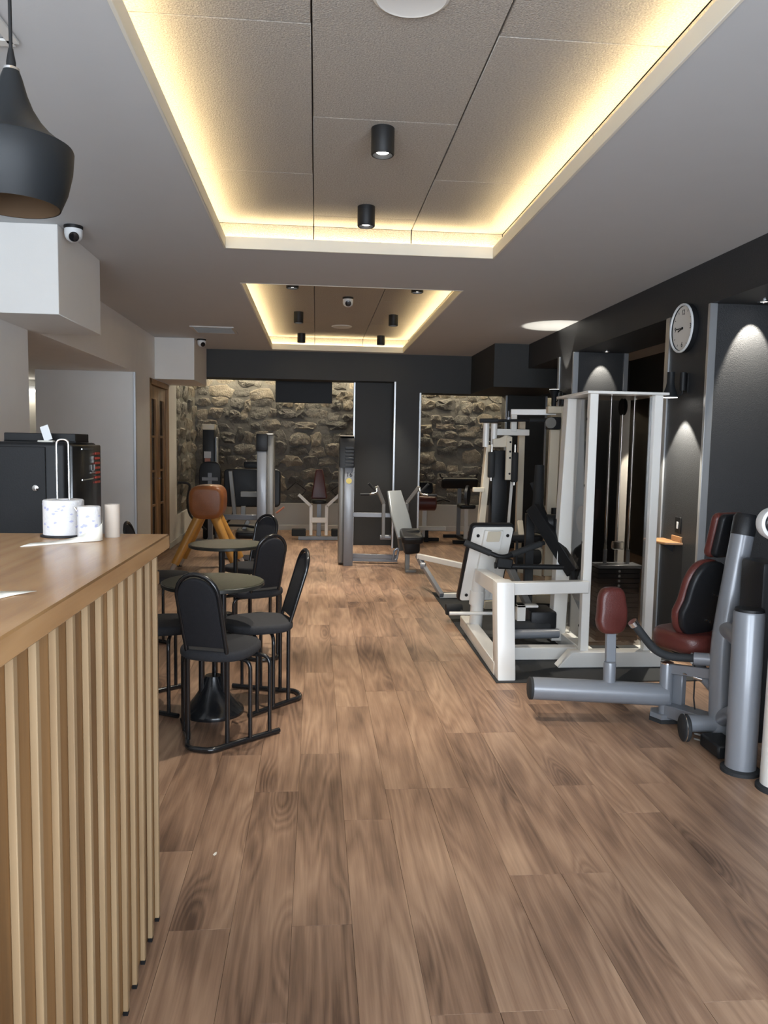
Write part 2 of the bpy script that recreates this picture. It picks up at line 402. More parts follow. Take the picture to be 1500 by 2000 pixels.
# ---- left wall, its boxed-out corners and the alcove behind the counter
LX = -2.03
b = B()
b.box((LX - .25, -2, 0), (LX, 5.7, CZ)).box((LX - .25, 5.7, 2.27), (LX, 8.95, CZ)).box((LX - .25, 8.95, 0), (LX, 9.69, CZ))
b.box((LX - .25, 9.69, 2.27), (LX, 10.87, CZ)).box((LX - .25, 10.87, 0), (LX, 11.5, CZ)).box((LX - .25, 11.5, 0), (LX, 13.4, .42))
struct(link('wall_left', b.mesh('wall_left'), 'white_wall'), 'white painted wall on the left with the alcove opening', 'wall')
struct(link('wall_box_near', B().box((LX, 4.95, 2.262), (-1.575, 5.87, CZ), .003).mesh('wall_box_near'), 'white_wall'), 'white boxed-out bulkhead below the ceiling beside the dome camera', 'wall')
struct(link('wall_box_far', B().box((LX, 10.0, 2.28), (-1.54, 11.10, CZ), .003).mesh('wall_box_far'), 'white_wall'), 'small white bulkhead below the ceiling above the wooden door', 'wall')
b = B()
b.box((-3.12, 8.95, 0), (LX - .25, 9.05, 2.27)).box((-4.1, 5.6, 0), (LX - .25, 5.7, 2.27)).box((-4.1, 5.7, 0), (-4.0, 10.5, 2.27))
b.box((-4.1, 10.5, 0), (LX - .25, 10.6, 2.27)).box((-4.1, 5.6, 2.27), (LX - .25, 10.6, 2.32))
struct(link('wall_alcove', b.mesh('wall_alcove'), 'white_wall'), 'pale painted alcove walls behind the vending machine', 'wall')
t = thing('wall_light', 'horizontal warm light bar on the far alcove wall above the vending machine', 'light', (-3.55, 10.47, 2.13))
part(t, 'housing', B(t.location).box((-3.98, 10.455, 2.135), (-3.14, 10.499, 2.185), .004), 'plastic_white')
part(t, 'diffuser', B(t.location).box((-3.96, 10.44, 2.115), (-3.16, 10.499, 2.134), .004), 'lens')
area('alcove_bar_light', (-3.55, 10.44, 2.10), (R(12), 0, 0), .8, .03, 1.4, (1, .86, .6))
# stone side wall
wsl = struct(link('wall_left_rear', B().box((LX - .25, 11.5, .42), (LX - .03, 13.4, CZ)).mesh('wlr'), 'mortar'), 'rough stone side wall at the far left corner', 'wall')
# ---- far stone wall
wb = struct(link('wall_back', B().box((-2.3, 13.4, .47), (4.8, 13.6, CZ)).mesh('wall_back'), 'mortar'), 'rubble stone wall across the far end of the gym', 'wall')
def stones(parent, org, ux, n, w, z0, z1, seed, sx=1.):
    rnd = random.Random(seed); ux = Vector(ux); n = Vector(n); up = Vector((0, 0, 1)); z = z0
    while z < z1 - .06:
        rh = rnd.uniform(.12, .27); rh = min(rh, z1 - z)
        u = rnd.uniform(-.12, 0)
        while u < w - .02:
            sw = rnd.uniform(.16, .42) * sx
            if rnd.random() < .2: sw *= .55
            u0, u1 = max(u, 0), min(u + sw, w)
            if u1 - u0 > .06:
                cx, cz = (u0 + u1) / 2, z + rh / 2 + rnd.uniform(-.045, .045)
                hw, hh = (u1 - u0) / 2 + .006, rh / 2 + .004 + rnd.uniform(-.02, .028)
                c = Vector(org) + ux * cx + up * cz
                k = 11; a0 = rnd.uniform(0, .6); base = []
                for i in range(k):
                    a = a0 + 2 * math.pi * i / k; ca, sa = math.cos(a), math.sin(a); j = rnd.uniform(.74, 1.14)
                    base.append((hw * math.copysign(abs(ca) ** .72, ca) * j, hh * math.copysign(abs(sa) ** .72, sa) * j))
                d = rnd.uniform(.006, .042); tu, tv = rnd.uniform(-.5, .5), rnd.uniform(-.2, .6)
                bm = bmesh.new(); rings = []
                for sc, dep in ((1.06, -.012), (.9, d * .6), (.58, d)):
                    rings.append([bm.verts.new(ux * (a * sc + tu * hw * (1 - sc)) + up * (q * sc + tv * hh * (1 - sc)) + n * (dep * (1 + rnd.uniform(-.5, .5)) + (dep > 0) * tv * q * .3)) for a, q in base])
                top = bm.verts.new(n * d * rnd.uniform(.85, 1.15))
                for ra, rb in zip(rings, rings[1:]):
                    for i in range(k): bm.faces.new((ra[i], ra[(i+1) % k], rb[(i+1) % k], rb[i]))
                for i in range(k): bm.faces.new((rings[-1][i], rings[-1][(i+1) % k], top))
                bmesh.ops.recalc_face_normals(bm, faces=bm.faces[:])
                me = bpy.data.meshes.new('stone'); bm.to_mesh(me); bm.free()
                me.polygons.foreach_set('use_smooth', [True] * len(me.polygons)); me.set_sharp_from_angle(angle=R(26))
                o = link('stone', me, 'stone', parent); o.location = c
            u += sw
        z += rh
stones(wb, (-2.03, 13.4, 0), (1, 0, 0), (0, -1, 0), 2.85, .48, 2.76, 3)
stones(wb, (1.42, 13.4, 0), (1, 0, 0), (0, -1, 0), 2.45, .48, 2.76, 11)
stones(wsl, (LX - .03, 11.52, 0), (0, 1, 0), (1, 0, 0), 1.86, .44, 2.76, 5, 1.5)
struct(link('wall_back_base', B().box((-2.3, 13.36, 0), (4.8, 13.6, .47), .004).mesh('wbb'), 'wains'), 'plain grey painted wall foot below the stone', 'wall')
struct(link('baseboard_back', B().box((-2.02, 13.345, 0), (4.6, 13.36, .09), .003).mesh('bb'), 'white_trim'), 'white baseboard along the far wall', 'baseboard')
struct(link('baseboard_left', B().box((LX, 10.9, 0), (LX + .014, 13.34, .08), .003).mesh('bl'), 'white_trim'), 'white baseboard along the left wall', 'baseboard')
o = link('led_strip', B().box((-2.0, 13.15, 2.772), (4.5, 13.165, 2.79)).mesh('ls'), 'ledstone', wb); o['label'] = 'warm grazing light strip over the stone'
# ---- dark dividing beam and piers
b = B()
b.box((LX, 11.1, 2.41), (1.13, 11.5, CZ)).box((1.13, 11.1, 0), (1.49, 11.5, CZ)).box((1.49, 11.1, 2.26), (2.23, 11.5, CZ)).box((2.23, 9.65, 2.26), (3.24, 11.5, CZ))
b.box((.57, 11.4, 0), (1.13, 11.5, 2.41)).box((2.79, 11.2, 0), (3.38, 11.5, 2.26)).box((3.24, 11.1, 2.26), (4.6, 11.5, CZ))
struct(link('wall_divider', b.mesh('wall_divider'), 'dark_wall'), 'charcoal beam and piers in front of the stone wall', 'wall')
# ---- right wall: header and piers
b = B()
b.box((2.67, -2, 2.5), (3.24, 9.65, CZ)).box((2.67, 5.11, 0), (3.24, 5.76, 2.5)).box((2.67, 7.9, 0), (3.24, 8.41, 2.5)).box((2.67, -2, 0), (3.24, 1.6, 2.5))
struct(link('wall_right', b.mesh('wall_right'), 'navy_wall'), 'charcoal textured wall of header and piers on the right', 'wall')
b = B()
b.box((4.6, -2, 0), (4.8, 13.4, CZ))
struct(link('wall_annex', b.mesh('wall_annex'), 'dark_wall'), 'dark outer wall of the side room', 'wall')
for k, (a, c) in enumerate((((.545, 11.385, 0), (.572, 11.43, 2.41)), ((1.112, 11.082, 0), (1.14, 11.12, 2.41)), ((1.48, 11.082, 0), (1.508, 11.12, 2.26)),
        ((2.772, 11.182, 0), (2.80, 11.22, 2.26)), ((3.37, 11.182, 0), (3.40, 11.22, 2.26)),
        ((2.658, 5.70, 0), (2.678, 5.765, 2.5)), ((2.655, 5.094, 0), (2.71, 5.125, 2.5)), ((2.658, 8.36, 0), (2.678, 8.418, 2.5)),
        ((2.655, 7.884, 0), (2.715, 7.915, 2.5)), ((3.20, 7.884, 0), (3.25, 7.915, 2.5)), ((3.20, 5.094, 0), (3.25, 5.125, 2.5)), ((-2.05, 8.925, 0), (-2.022, 8.955, 2.27)))):
    struct(link('trim_%d' % (k + 1), B().box(a, c, .003).mesh('trim'), 'steel'), 'brushed steel corner strip', 'trim')
# ---- shopfront behind the viewer
b = B()
b.box((-4.1, -2.1, 0), (4.8, -2, .3)).box((-4.1, -2.1, 2.6), (4.8, -2, CZ)).box((-4.1, -2.1, .3), (-2.3, -2, 2.6)).box((-.02, -2.1, .3), (.3, -2, 2.6)).box((2.6, -2.1, .3), (4.8, -2, 2.6))
struct(link('wall_front', b.mesh('wall_front'), 'white_wall'), 'white front wall with the shop windows', 'wall')
for k, (xa, xb) in enumerate(((-2.3, -.02), (.3, 2.6))):
    w = B(); w.box((xa, -2.08, .3), (xa + .05, -2.02, 2.6)).box((xb - .05, -2.08, .3), (xb, -2.02, 2.6)).box((xa, -2.08, 2.55), (xb, -2.02, 2.6)).box((xa, -2.08, .3), (xb, -2.02, .35))
    f = struct(link('window_%d' % (k + 1), w.mesh('window'), 'grey_metal'), 'large shop window', 'window')
    link('pane', B().box((xa + .05, -2.055, .35), (xb - .05, -2.045, 2.55)).mesh('pane'), 'pane', f)
# ---- wooden glazed door in the left wall
d = struct(thing('door_1', 'tall wooden double door with narrow dark panes in the left wall', 'door', (LX, 10.28, 0)))
fr = B(d.location); fr.box((LX - .1, 9.69, 0), (LX + .012, 9.75, 2.27), .004).box((LX - .1, 10.81, 0), (LX + .012, 10.87, 2.27), .004).box((LX - .1, 9.69, 2.2), (LX + .012, 10.87, 2.27), .004)
part(d, 'door_frame', fr, 'door')
for ya, yb in ((9.755, 10.277), (10.283, 10.805)):
    lf = B(d.location)
    lf.box((LX - .06, ya, .02), (LX - .02, ya + .13, 2.195), .003).box((LX - .06, yb - .13, .02), (LX - .02, yb, 2.195), .003)
    lf.box((LX - .06, ya + .13, .02), (LX - .02, yb - .13, .22), .003).box((LX - .06, ya + .13, 2.03), (LX - .02, yb - .13, 2.195), .003)
    for z in (.66, 1.1, 1.54): lf.box((LX - .055, ya + .13, z), (LX - .03, yb - .13, z + .03), .002)
    lo = part(d, 'door_leaf', lf, 'door')
    for z0, z1 in ((.22, .66), (.69, 1.1), (1.13, 1.54), (1.57, 2.03)):
        link('pane', B(d.location).box((LX - .046, ya + .13, z0), (LX - .04, yb - .13, z1)).mesh('pane'), 'door_pane', lo)
part(d, 'door_handle', B(d.location).tube([(LX - .02, 10.21, 1.02), (LX + .03, 10.21, 1.02), (LX + .03, 10.11, 1.02)], .009, fil=.02), 'chrome')

# ================================================================ LAMPS, CAMERAS AND THINGS ON WALLS AND CEILING
def downlight(x, y, label, power, first=[None]):
    if first[0] is None:
        t = thing('downlight', label, 'light', (x, y, FZ), 0, 'black cylinder downlights')
        part(t, 'housing', B().lathe([(.0, 0), (.055, 0), (.055, -.118), (.052, -.122), (.046, -.122), (.043, -.10), (.0, -.10)], seg=28), 'black')
        part(t, 'lens', B().lathe([(0, -.0995), (.034, -.0995), (.030, -.108), (0, -.111)], seg=20), 'lens', 'small bright lamp lens')
        first[0] = t
    else: t = dup(first[0], (x, y, FZ), 0, label)
    spot('downlight_beam', (x, y, FZ - .125), (x, y, 0), power, 62, .55, (1, .91, .78), .03)
    return t
downlight(.30, 3.75, 'black cylinder downlight nearest the viewer, hanging below the near grey felt recess', 150)
downlight(.30, 4.95, 'black cylinder downlight near the far lit edge of the near recess', 190)
for x, y, l in ((-.21, 8.92, 'left one of the middle pair of black downlights in the far recess'), (.87, 8.92, 'right one of the middle pair of black downlights in the far recess'),
                (-.21, 10.62, 'left one of the rearmost pair of black downlights in the far recess'), (.87, 10.62, 'right one of the rearmost pair of black downlights in the far recess'),
                (-.22, 6.97, 'left black downlight half hidden by the front edge of the far recess'), (.89, 6.97, 'right black downlight half hidden by the front edge of the far recess')):
    downlight(x, y, l, 190)
def dome_camera(x, y, z, look, label):
    t = thing('dome_camera', label, 'camera', (x, y, z), 0, 'white dome security cameras')
    part(t, 'base', B().lathe([(0, 0), (.056, 0), (.056, -.012), (.053, -.02), (0, -.02)], seg=28), 'black')
    part(t, 'shell', B().lathe([(.053, -.018), (.053, -.05), (.05, -.066), (.040, -.083), (.022, -.094), (0, -.098)], seg=28), 'plastic_white')
    n = Vector(look).normalized(); c = Vector((0, 0, -.052))
    e = part(t, 'eyeball', B().lathe([(.040, .018), (.038, .034), (.030, .046)], c, n, 24), 'plastic_white')
    part(t, 'lens', B().lathe([(.031, .044), (.027, .052), (0, .056)], c, n, 24), 'glass_dark', 'round black lens', e)
    return t
dome_camera(-1.49, 4.98, CZ, (.35, -1, -.55), 'white dome camera under the ceiling beside the near white bulkhead and pendant lamp')
dome_camera(-1.46, 10.08, CZ, (.6, -1, -.5), 'small white dome camera beside the far white bulkhead and air grille')
dome_camera(.31, 7.95, FZ, (0, -1, -.35), 'white dome camera on the felt of the far lit recess')
def disc(x, y, z, r, label):
    o = link('ceiling_speaker', B((x, y, z)).lathe([(0, 0), (r, 0), (r, -.006), (r - .012, -.012), (r - .02, -.009), (0, -.010)], (x, y, z), seg=32).mesh('ceiling_speaker'), 'white_trim'); o.location = (x, y, z)
    tag(o, label, 'speaker', 'round ceiling speakers')
disc(.31, 9.88, FZ, .13, 'flat white round ceiling speaker between downlights in the far recess')
disc(.30, 2.66, FZ, .13, 'flat white round ceiling speaker at the top edge of the picture')
t = thing('air_grille', 'grey slotted air grille in the ceiling near the far white bulkhead', 'vent', (-1.19, 9.2, CZ))
g = B(t.location); g.box((-1.43, 8.95, CZ - .012), (-.94, 8.98, CZ)).box((-1.43, 9.42, CZ - .012), (-.94, 9.45, CZ)).box((-1.43, 8.95, CZ - .012), (-1.40, 9.45, CZ)).box((-.97, 8.95, CZ - .012), (-.94, 9.45, CZ))
part(t, 'frame', g, 'white_trim')
part(t, 'back', B(t.location).box((-1.40, 8.98, CZ - .003), (-.97, 9.42, CZ - .001)), 'black')
for k in range(9):
    part(t, 'slat', B(t.location).obox((-1.185, 9.005 + k * .049, CZ - .008), (.43, .022, .002), Matrix.Rotation(R(35), 3, 'X')), 'white_trim')
t = thing('air_diffuser', 'white square air diffuser in the ceiling at the top left corner', 'vent', (-1.24, 2.5, CZ))
g = B(t.location)
for k in range(4):
    a = .24 - k * .055; z = CZ - .004 - k * .004
    for sx, sy, wx, wy in ((0, a, a, .018), (0, -a, a, .018), (a, 0, .018, a), (-a, 0, .018, a)):
        g.box((-1.24 + sx - wx, 2.5 + sy - wy, z - .008), (-1.24 + sx + wx, 2.5 + sy + wy, z))
part(t, 'louvre_rings', g, 'white_trim')

def sconce(y, z, up, label):
    """wall tube with a curved link and a flared shade"""
    t = thing('wall_lamp', label, 'lamp', (2.67, y, z), 0, 'black flared wall lamps'); s = 1 if up else -1
    part(t, 'wall_mount', B().box((-.012, -.03, -.07), (0, .03, .07), .003).cyl((-.034, 0, -.055), (-.034, 0, .075), .022, 16), 'black')
    part(t, 'link', B().tube([(-.034, 0, -.05), (-.034, 0, -.085), (-.125, 0, -.085), (-.125, 0, -.03)] if not up else [(-.034, 0, .05), (-.034, 0, .085), (-.085, 0, .085), (-.085, 0, -.02), (-.125, 0, -.02)], .006, fil=.035), 'black')
    part(t, 'shade', B().lathe([(0, -s*.075), (.026, -s*.075), (.026, s*.0), (.031, s*.03), (.057, s*.105), (.054, s*.106), (.028, s*.03), (0, s*.02)], (-.125, 0, 0), seg=28), 'black_matte')
    part(t, 'lamp_disc', B().lathe([(0, s*.100), (.052, s*.100), (.052, s*.107), (0, s*.108)], (-.125, 0, 0), seg=24), 'lens', 'bright lamp disc')
    spot('wall_lamp_beam', (2.67 - .125, y, z + s*.118), (2.67 - .125, y, z + s*2), 150 if not up else 32, 76 if not up else 60, .2, (1, .93, .80), .012)
    return t
sconce(5.40, 1.985, False, 'black wall lamp with flared shade shining down, below the round clock')
sconce(8.14, 2.02, True, 'black wall lamp shining up behind the cream weight tower')
for x, y, py, l in ((2.96, 4.97, 5.11, 'recessed spotlight in the soffit at the right edge, lighting the dark wall'), (2.96, 7.76, 7.9, 'recessed spotlight in the soffit behind the white weight tower')):
    t = thing('recessed_spotlight', l, 'light', (x, y, 2.5), 0, 'recessed soffit spotlights')
    part(t, 'ring', B().lathe([(.028, 0), (.045, 0), (.045, -.006), (.030, -.010), (.028, -.004)], seg=24, cap=False), 'chrome')
    part(t, 'lens', B().lathe([(0, -.001), (.029, -.001), (.027, -.004), (0, -.006)], seg=20), 'lens')
    spot('recessed_beam', (x, y, 2.488), (x, y + .42, 1.5), 100 if y < 6 else 45, 52, .3, (1, .93, .80), .012)

# clock
cy, cz = 5.44, 2.38
t = thing('wall_clock', 'round white-rimmed wall clock on the dark pier at right', 'clock', (2.67, cy, cz))
part(t, 'case', B().lathe([(.172, 0), (.175, .01), (.175, .044), (.158, .044), (.158, .034), (0, .034)], (0, 0, 0), (-1, 0, 0), 48), 'black')
part(t, 'rim', B().lathe([(.1755, .042), (.175, .050), (.168, .055), (.160, .052), (.158, .036)], (0, 0, 0), (-1, 0, 0), 48, cap=False), 'plastic_white', 'thin white front rim')
part(t, 'dial', B().lathe([(0, .0342), (.157, .0342), (.157, .036), (0, .036)], (0, 0, 0), (-1, 0, 0), 40), 'clock_face')
ux, uy = (0, -1, 0), (0, 0, 1)
for s, a, b_ in (('12', 0, .112), ('3', .118, 0), ('6', 0, -.118), ('9', -.112, 0)):
    text(t, s, .052, (-.0365, -a, b_), ux, uy, 'black', name='numeral')
for k in range(12):
    if k % 3:
        a = R(30 * k); part(t, 'hour_mark', B().obox((-.0365, -math.sin(a) * .135, math.cos(a) * .135), (.001, .004, .018), Matrix.Rotation(a, 3, 'X')), 'black')
for ang, ln, w in ((272, .115, .007), (255, .075, .010)):
    a = R(ang); part(t, 'hand', B().obox((-.039, -math.sin(a) * ln * .42, math.cos(a) * ln * .42), (.0012, w, ln), Matrix.Rotation(a, 3, 'X')), 'black')
part(t, 'hub', B().lathe([(0, .036), (.009, .036), (.009, .042), (0, .042)], (0, 0, 0), (-1, 0, 0), 16), 'black')
# socket and little shelf
t = thing('wall_switch', 'black wall switch with a white rocker above the little wooden shelf', 'switch', (2.67, 5.42, .95))
part(t, 'plate', B().box((-.008, -.045, -.06), (0, .045, .06), .003), 'black'); part(t, 'rocker', B().box((-.012, -.012, -.026), (-.008, .012, .026), .002), 'plastic_white')
t = thing('corner_shelf', 'small varnished wooden shelf on the dark pier beside the white tower', 'shelf', (2.67, 5.5, .82))
part(t, 'board', B().plate([(0, -.16), (0, .16), (-.17, .14), (-.19, .02), (-.12, -.13)], .018, (0, 0, 0), (1, 0, 0), (0, 1, 0), .003), 'wedge')
part(t, 'bracket', B().plate([(0, 0), (-.12, 0), (0, -.07)], .02, (0, 0, -.009), (1, 0, 0), (0, 0, 1)), 'black')
part(t, 'back_ledge', B().box((-.015, -.15, .009), (0, .0, .05), .003), 'wedge')
# television
t = thing('television', 'wide black television hung below the dark beam in front of the stone wall', 'television', (-.19, 11.95, 2.12))
part(t, 'case', B(t.location).box((-.62, 11.90, 2.12), (.24, 11.94, 2.60), .006), 'black'); part(t, 'screen', B(t.location).box((-.605, 11.897, 2.14), (.225, 11.901, 2.59)), 'tv')
part(t, 'bracket', B(t.location).box((-.25, 11.94, 2.25), (-.13, 11.98, 2.55), .003).bar((-.19, 11.97, 2.4), (-.19, 11.97, 2.8), .03, .03), 'black')
# pendant
px_, py_ = -.70, 1.9
t = thing('pendant_lamp', 'black bell-shaped pendant lamp hanging over the counter at upper left', 'lamp', (px_, py_, 2.035))
part(t, 'shade', B().lathe([(0.1001, 0), (0.1166, 0.03915), (0.1279, 0.087), (0.1314, 0.1305), (0.1296, 0.1357), (0.1061, 0.1496), (0.08352, 0.167), (0.06264, 0.1897), (0.04524, 0.2175), (0.03306, 0.2479), (0.02349, 0.2828), (0.0174, 0.3001)], seg=48, cap=False)
     .lathe([(0.09831, 0.00087), (0.114, 0.03915), (0.1253, 0.087), (0.1288, 0.1305), (0.1035, 0.147), (0.0609, 0.1862), (0.03132, 0.2436), (0, 0.2871)], seg=48, cap=False), 'black_matte')
part(t, 'inner_lining', B().lathe([(0.09788, 0.000435), (0.1127, 0.03915), (0.1235, 0.087), (0.1261, 0.1288), (0.1009, 0.1444), (0.05829, 0.1836), (0.02871, 0.2349), (0, 0.261)], seg=40, cap=False), 'brown_in', 'brown inside of the shade')
part(t, 'ring', B().lathe([(0.01784, 0.2993), (0.01784, 0.3045), (0, 0.3045)], seg=20), 'chrome'); part(t, 'collar', B().lathe([(0.01044, 0.3045), (0.01044, 0.3175), (0.00522, 0.348), (0, 0.348)], seg=16), 'black')
part(t, 'cord', B().cyl((0, 0, .34), (0, 0, .757), .004, 10), 'black'); part(t, 'ceiling_rose', B().lathe([(0, .765), (.05, .765), (.05, .75), (.02, .74), (0, .74)], seg=24), 'black')

# ================================================================ COUNTER
t = thing('bar_counter', 'tall wooden bar counter clad in vertical slats at lower left', 'counter', (-.95, .9, 0))
part(t, 'carcass', B(t.location).box((-1.38, -.7, 0), (-.508, 2.378, 1.16)), 'slat')
for k in range(31):
    y = 2.345 - k * .1
    o = link('panel_board', B((-.498, y - .05, .575)).box((-.508, y - .0995, .010), (-.488, y - .0005 + (.03 if k == 0 else 0), 1.163), .001).mesh('panel_board'), 'slat', t); o.location = Vector((-.498, y - .05, .575)) - t.location
    o = link('batten', B((-.478, y, .575)).box((-.488, y - .009, .012), (-.474, y + .009, 1.163), .0015).mesh('batten'), 'batten', t); o.location = Vector((-.478, y, .575)) - t.location
    part(t, 'batten_foot', B(t.location).box((-.487, y - .008, 0), (-.475, y + .008, .0118)), 'black')
part(t, 'end_apron', B(t.location).box((-1.38, 2.379, 1.10), (-.500, 2.41, 1.163), .002).box((-.52, 2.376, 1.06), (-.478, 2.40, 1.1), .002), 'slat')
o = link('counter_top', B((-.95, 1, 1.16)).box((-1.42, -.75, 1.164), (-.455, 2.445, 1.210), .004).mesh('counter_top'), 'top'); o.location = (-.95, 1, 1.16)
tag(o, 'polished wooden counter top carrying the paper towel rolls', 'worktop')
CT = 1.2102
# paper towel holder with its roll
t = thing('towel_holder', 'chrome wire loop paper towel stand on the counter', 'towel holder', (-.754, 2.378, CT)); t.scale = (.92,) * 3
part(t, 'base', B().lathe([(0, 0), (.072, 0), (.072, .004), (.066, .007), (0, .007)], seg=36), 'black')
part(t, 'wire_loop', B().tube([(-.019, 0, .006), (-.019, 0, .315), (.019, 0, .315), (.019, 0, .006)], .0032, fil=.019, fs=8), 'chrome')
part(t, 'tear_arm', B().tube([(.062, -.052, .004), (.062, -.052, .085)], .004).tube([(.062, -.052, .08), (.050, -.052, .098)], .003).tube([(.062, -.052, .08), (.074, -.052, .098)], .003), 'chrome')
def printed_roll(t, r, h, core, z0, flare=0):
    part(t, 'sheets', B().lathe([(core, z0), (r, z0), (r + flare, z0 + .02), (r, z0 + h - .003), (r - .003, z0 + h), (core, z0 + h), (core, z0)], seg=40, cap=False), 'paper')
    rr = random.Random(int(r * 1000))
    for k in range(16):
        a = rr.uniform(-2.9, -.2); z = z0 + rr.uniform(.15, .9) * h; q = Vector((math.cos(a), math.sin(a), 0)); tz = Vector((-math.sin(a), math.cos(a), 0))
        part(t, 'printed_motif', B().plate([(x * .006 * rr.uniform(.5, 1.4), y * .004 * rr.uniform(.5, 1.4)) for x, y in ((1, 0), (.4, 1), (-.6, .8), (-1, -.2), (-.2, -.9))], .0006, q * (r + flare * .5 + .0006) + Vector((0, 0, z)), tz, (0, 0, 1)), 'print')
t = thing('paper_towel_roll', 'thick white printed paper towel roll on the wire stand', 'paper towel', (-.754, 2.378, CT + .0068)); t.scale = (.92,) * 3
printed_roll(t, .063, .112, .022, 0)
t = thing('paper_towel_roll', 'slim nearly used-up paper towel roll with its end trailing over the counter', 'paper towel', (-.651, 2.277, CT)); t.scale = (.92,) * 3
printed_roll(t, .035, .108, .021, 0)
part(t, 'core', B().lathe([(.0195, .001), (.021, .001), (.021, .1085), (.0195, .1085)], seg=28, cap=False), 'card', 'brown cardboard core')
tail = B()
pts = [(.037, .012, .070), (.042, -.006, .055), (.036, -.026, .046), (.014, -.042, .040), (-.02, -.060, .030), (-.06, -.092, .016), (-.10, -.125, .010), (-.150, -.165, .008)]
bm = tail.bm; prev = None
for k, (x, y, h) in enumerate(pts):
    lean = .055 * max(0, (k - 2) / 5)
    a = bm.verts.new((x, y, .0012)); c = bm.verts.new((x + lean * .2, y + lean, h * (1 - .0 * k) if k < 4 else max(.0035, h * .6)))
    if prev: bm.faces.new((prev[0], a, c, prev[1]))
    prev = (a, c)
me = tail.mesh('trailing_sheet'); o = link('trailing_sheet', me, 'sheet', t); md = o.modifiers.new('thickness', 'SOLIDIFY'); md.thickness = .0012
o = link('cardboard_tube', B().lathe([(.0215, 0), (.0235, 0), (.0235, .107), (.0215, .107), (.0215, 0)], seg=32, cap=False).mesh('cardboard_tube'), 'card'); o.location = (-.607, 2.36, CT); o.scale = (.92,) * 3
tag(o, 'empty tan cardboard tube standing beside the paper rolls', 'tube')
sh = B(); v = [(-.565, 1.605, .006), (-.600, 1.588, .002), (-.640, 1.50, .0015), (-.70, 1.36, .0015), (-.86, 1.42, .0015), (-.80, 1.60, .0015), (-.66, 1.612, .004)]
sh.bm.faces.new([sh.bm.verts.new((x + .7, y - 1.5, z)) for x, y, z in v])
o = link('paper_sheet', sh.mesh('paper_sheet'), 'sheet'); o.location = (-.644, 1.38, CT); o.scale = (.92,) * 3; md = o.modifiers.new('thickness', 'SOLIDIFY'); md.thickness = .001; md.offset = 1
tag(o, 'loose white paper sheet on the counter at the left edge', 'paper')

# ================================================================ VENDING MACHINE
t = thing('coffee_vending_machine', 'tall black coffee vending machine behind the counter with red buttons', 'vending machine', (-1.46, 3.93, 0))
L_ = t.location
part(t, 'body', B(L_).box((-1.82, 3.66, .03), (-1.15, 4.18, 1.485), .018, 3), 'black')
for x in (-1.76, -1.22):
    for y in (3.72, 4.12): part(t, 'foot', B(L_).cyl((x, y, 0), (x, y, .035), .022, 12), 'black')
part(t, 'side_door', B(L_).box((-1.80, 3.652, .06), (-1.235, 3.662, 1.465), .003), 'black')
fa = part(t, 'front_fascia', B(L_).box((-1.152, 3.70, .06), (-1.128, 4.175, 1.475), .008, 2), 'black_gloss')
part(t, 'lock', B(L_).lathe([(0, .0), (.014, .0), (.014, .008), (.006, .011), (0, .011)], (-1.28, 3.652, 1.275), (0, -1, 0), 18), 'chrome')
for z in (1.475 - .02, 1.305): part(t, 'display_strip', B(L_).box((-1.128, 3.84, z - .003), (-1.125, 4.02, z + .003)), 'chrome', None, fa)
for k in range(7): part(t, 'button', B(L_).box((-1.129, 4.06, 1.425 - k * .0245), (-1.122, 4.135, 1.437 - k * .0245), .002), 'btn', 'red selection button', fa)
lg = B(L_)
for pts in ([(3.985, 1.375), (3.99, 1.352), (4.005, 1.342), (4.025, 1.342), (4.04, 1.352), (4.045, 1.375)], [(4.0, 1.385), (4.006, 1.395), (3.998, 1.405), (4.004, 1.417)], [(4.02, 1.385), (4.026, 1.395), (4.018, 1.405), (4.024, 1.417)], [(3.975, 1.335), (4.055, 1.335)]):
    lg.tube([(-1.1255, y, z) for y, z in pts], .0032, 6)
part(t, 'cup_emblem', lg, 'label_grey', 'pale printed cup emblem', fa)
part(t, 'cup_bay', B(L_).box((-1.13, 3.86, .72), (-1.1245, 4.05, 1.0), .004), 'black', None, fa)
t = thing('black_tray', 'flat black tray lying on top of the vending machine', 'tray', (-1.31, 3.92, 1.486))
part(t, 'rim', B(t.location).box((-1.48, 3.82, 1.486), (-1.15, 3.835, 1.528), .003).box((-1.48, 4.02, 1.486), (-1.15, 4.035, 1.528), .003).box((-1.48, 3.835, 1.486), (-1.465, 4.02, 1.528), .003).box((-1.165, 3.835, 1.486), (-1.15, 4.02, 1.528), .003), 'black')
part(t, 'bottom', B(t.location).box((-1.48, 3.82, 1.486), (-1.15, 4.035, 1.492)), 'black')
t = thing('card_stand', 'small white tilted card in a stand on the vending machine', 'card', (-1.255, 3.73, 1.486))
part(t, 'stand', B().box((-.035, -.02, 0), (.035, .02, .008), .003), 'sheet')
part(t, 'card', B().obox((0, 0, .042), (.038, .003, .072), Matrix.Rotation(R(-20), 3, 'Y') @ Matrix.Rotation(R(-10), 3, 'X')), 'plastic_white')

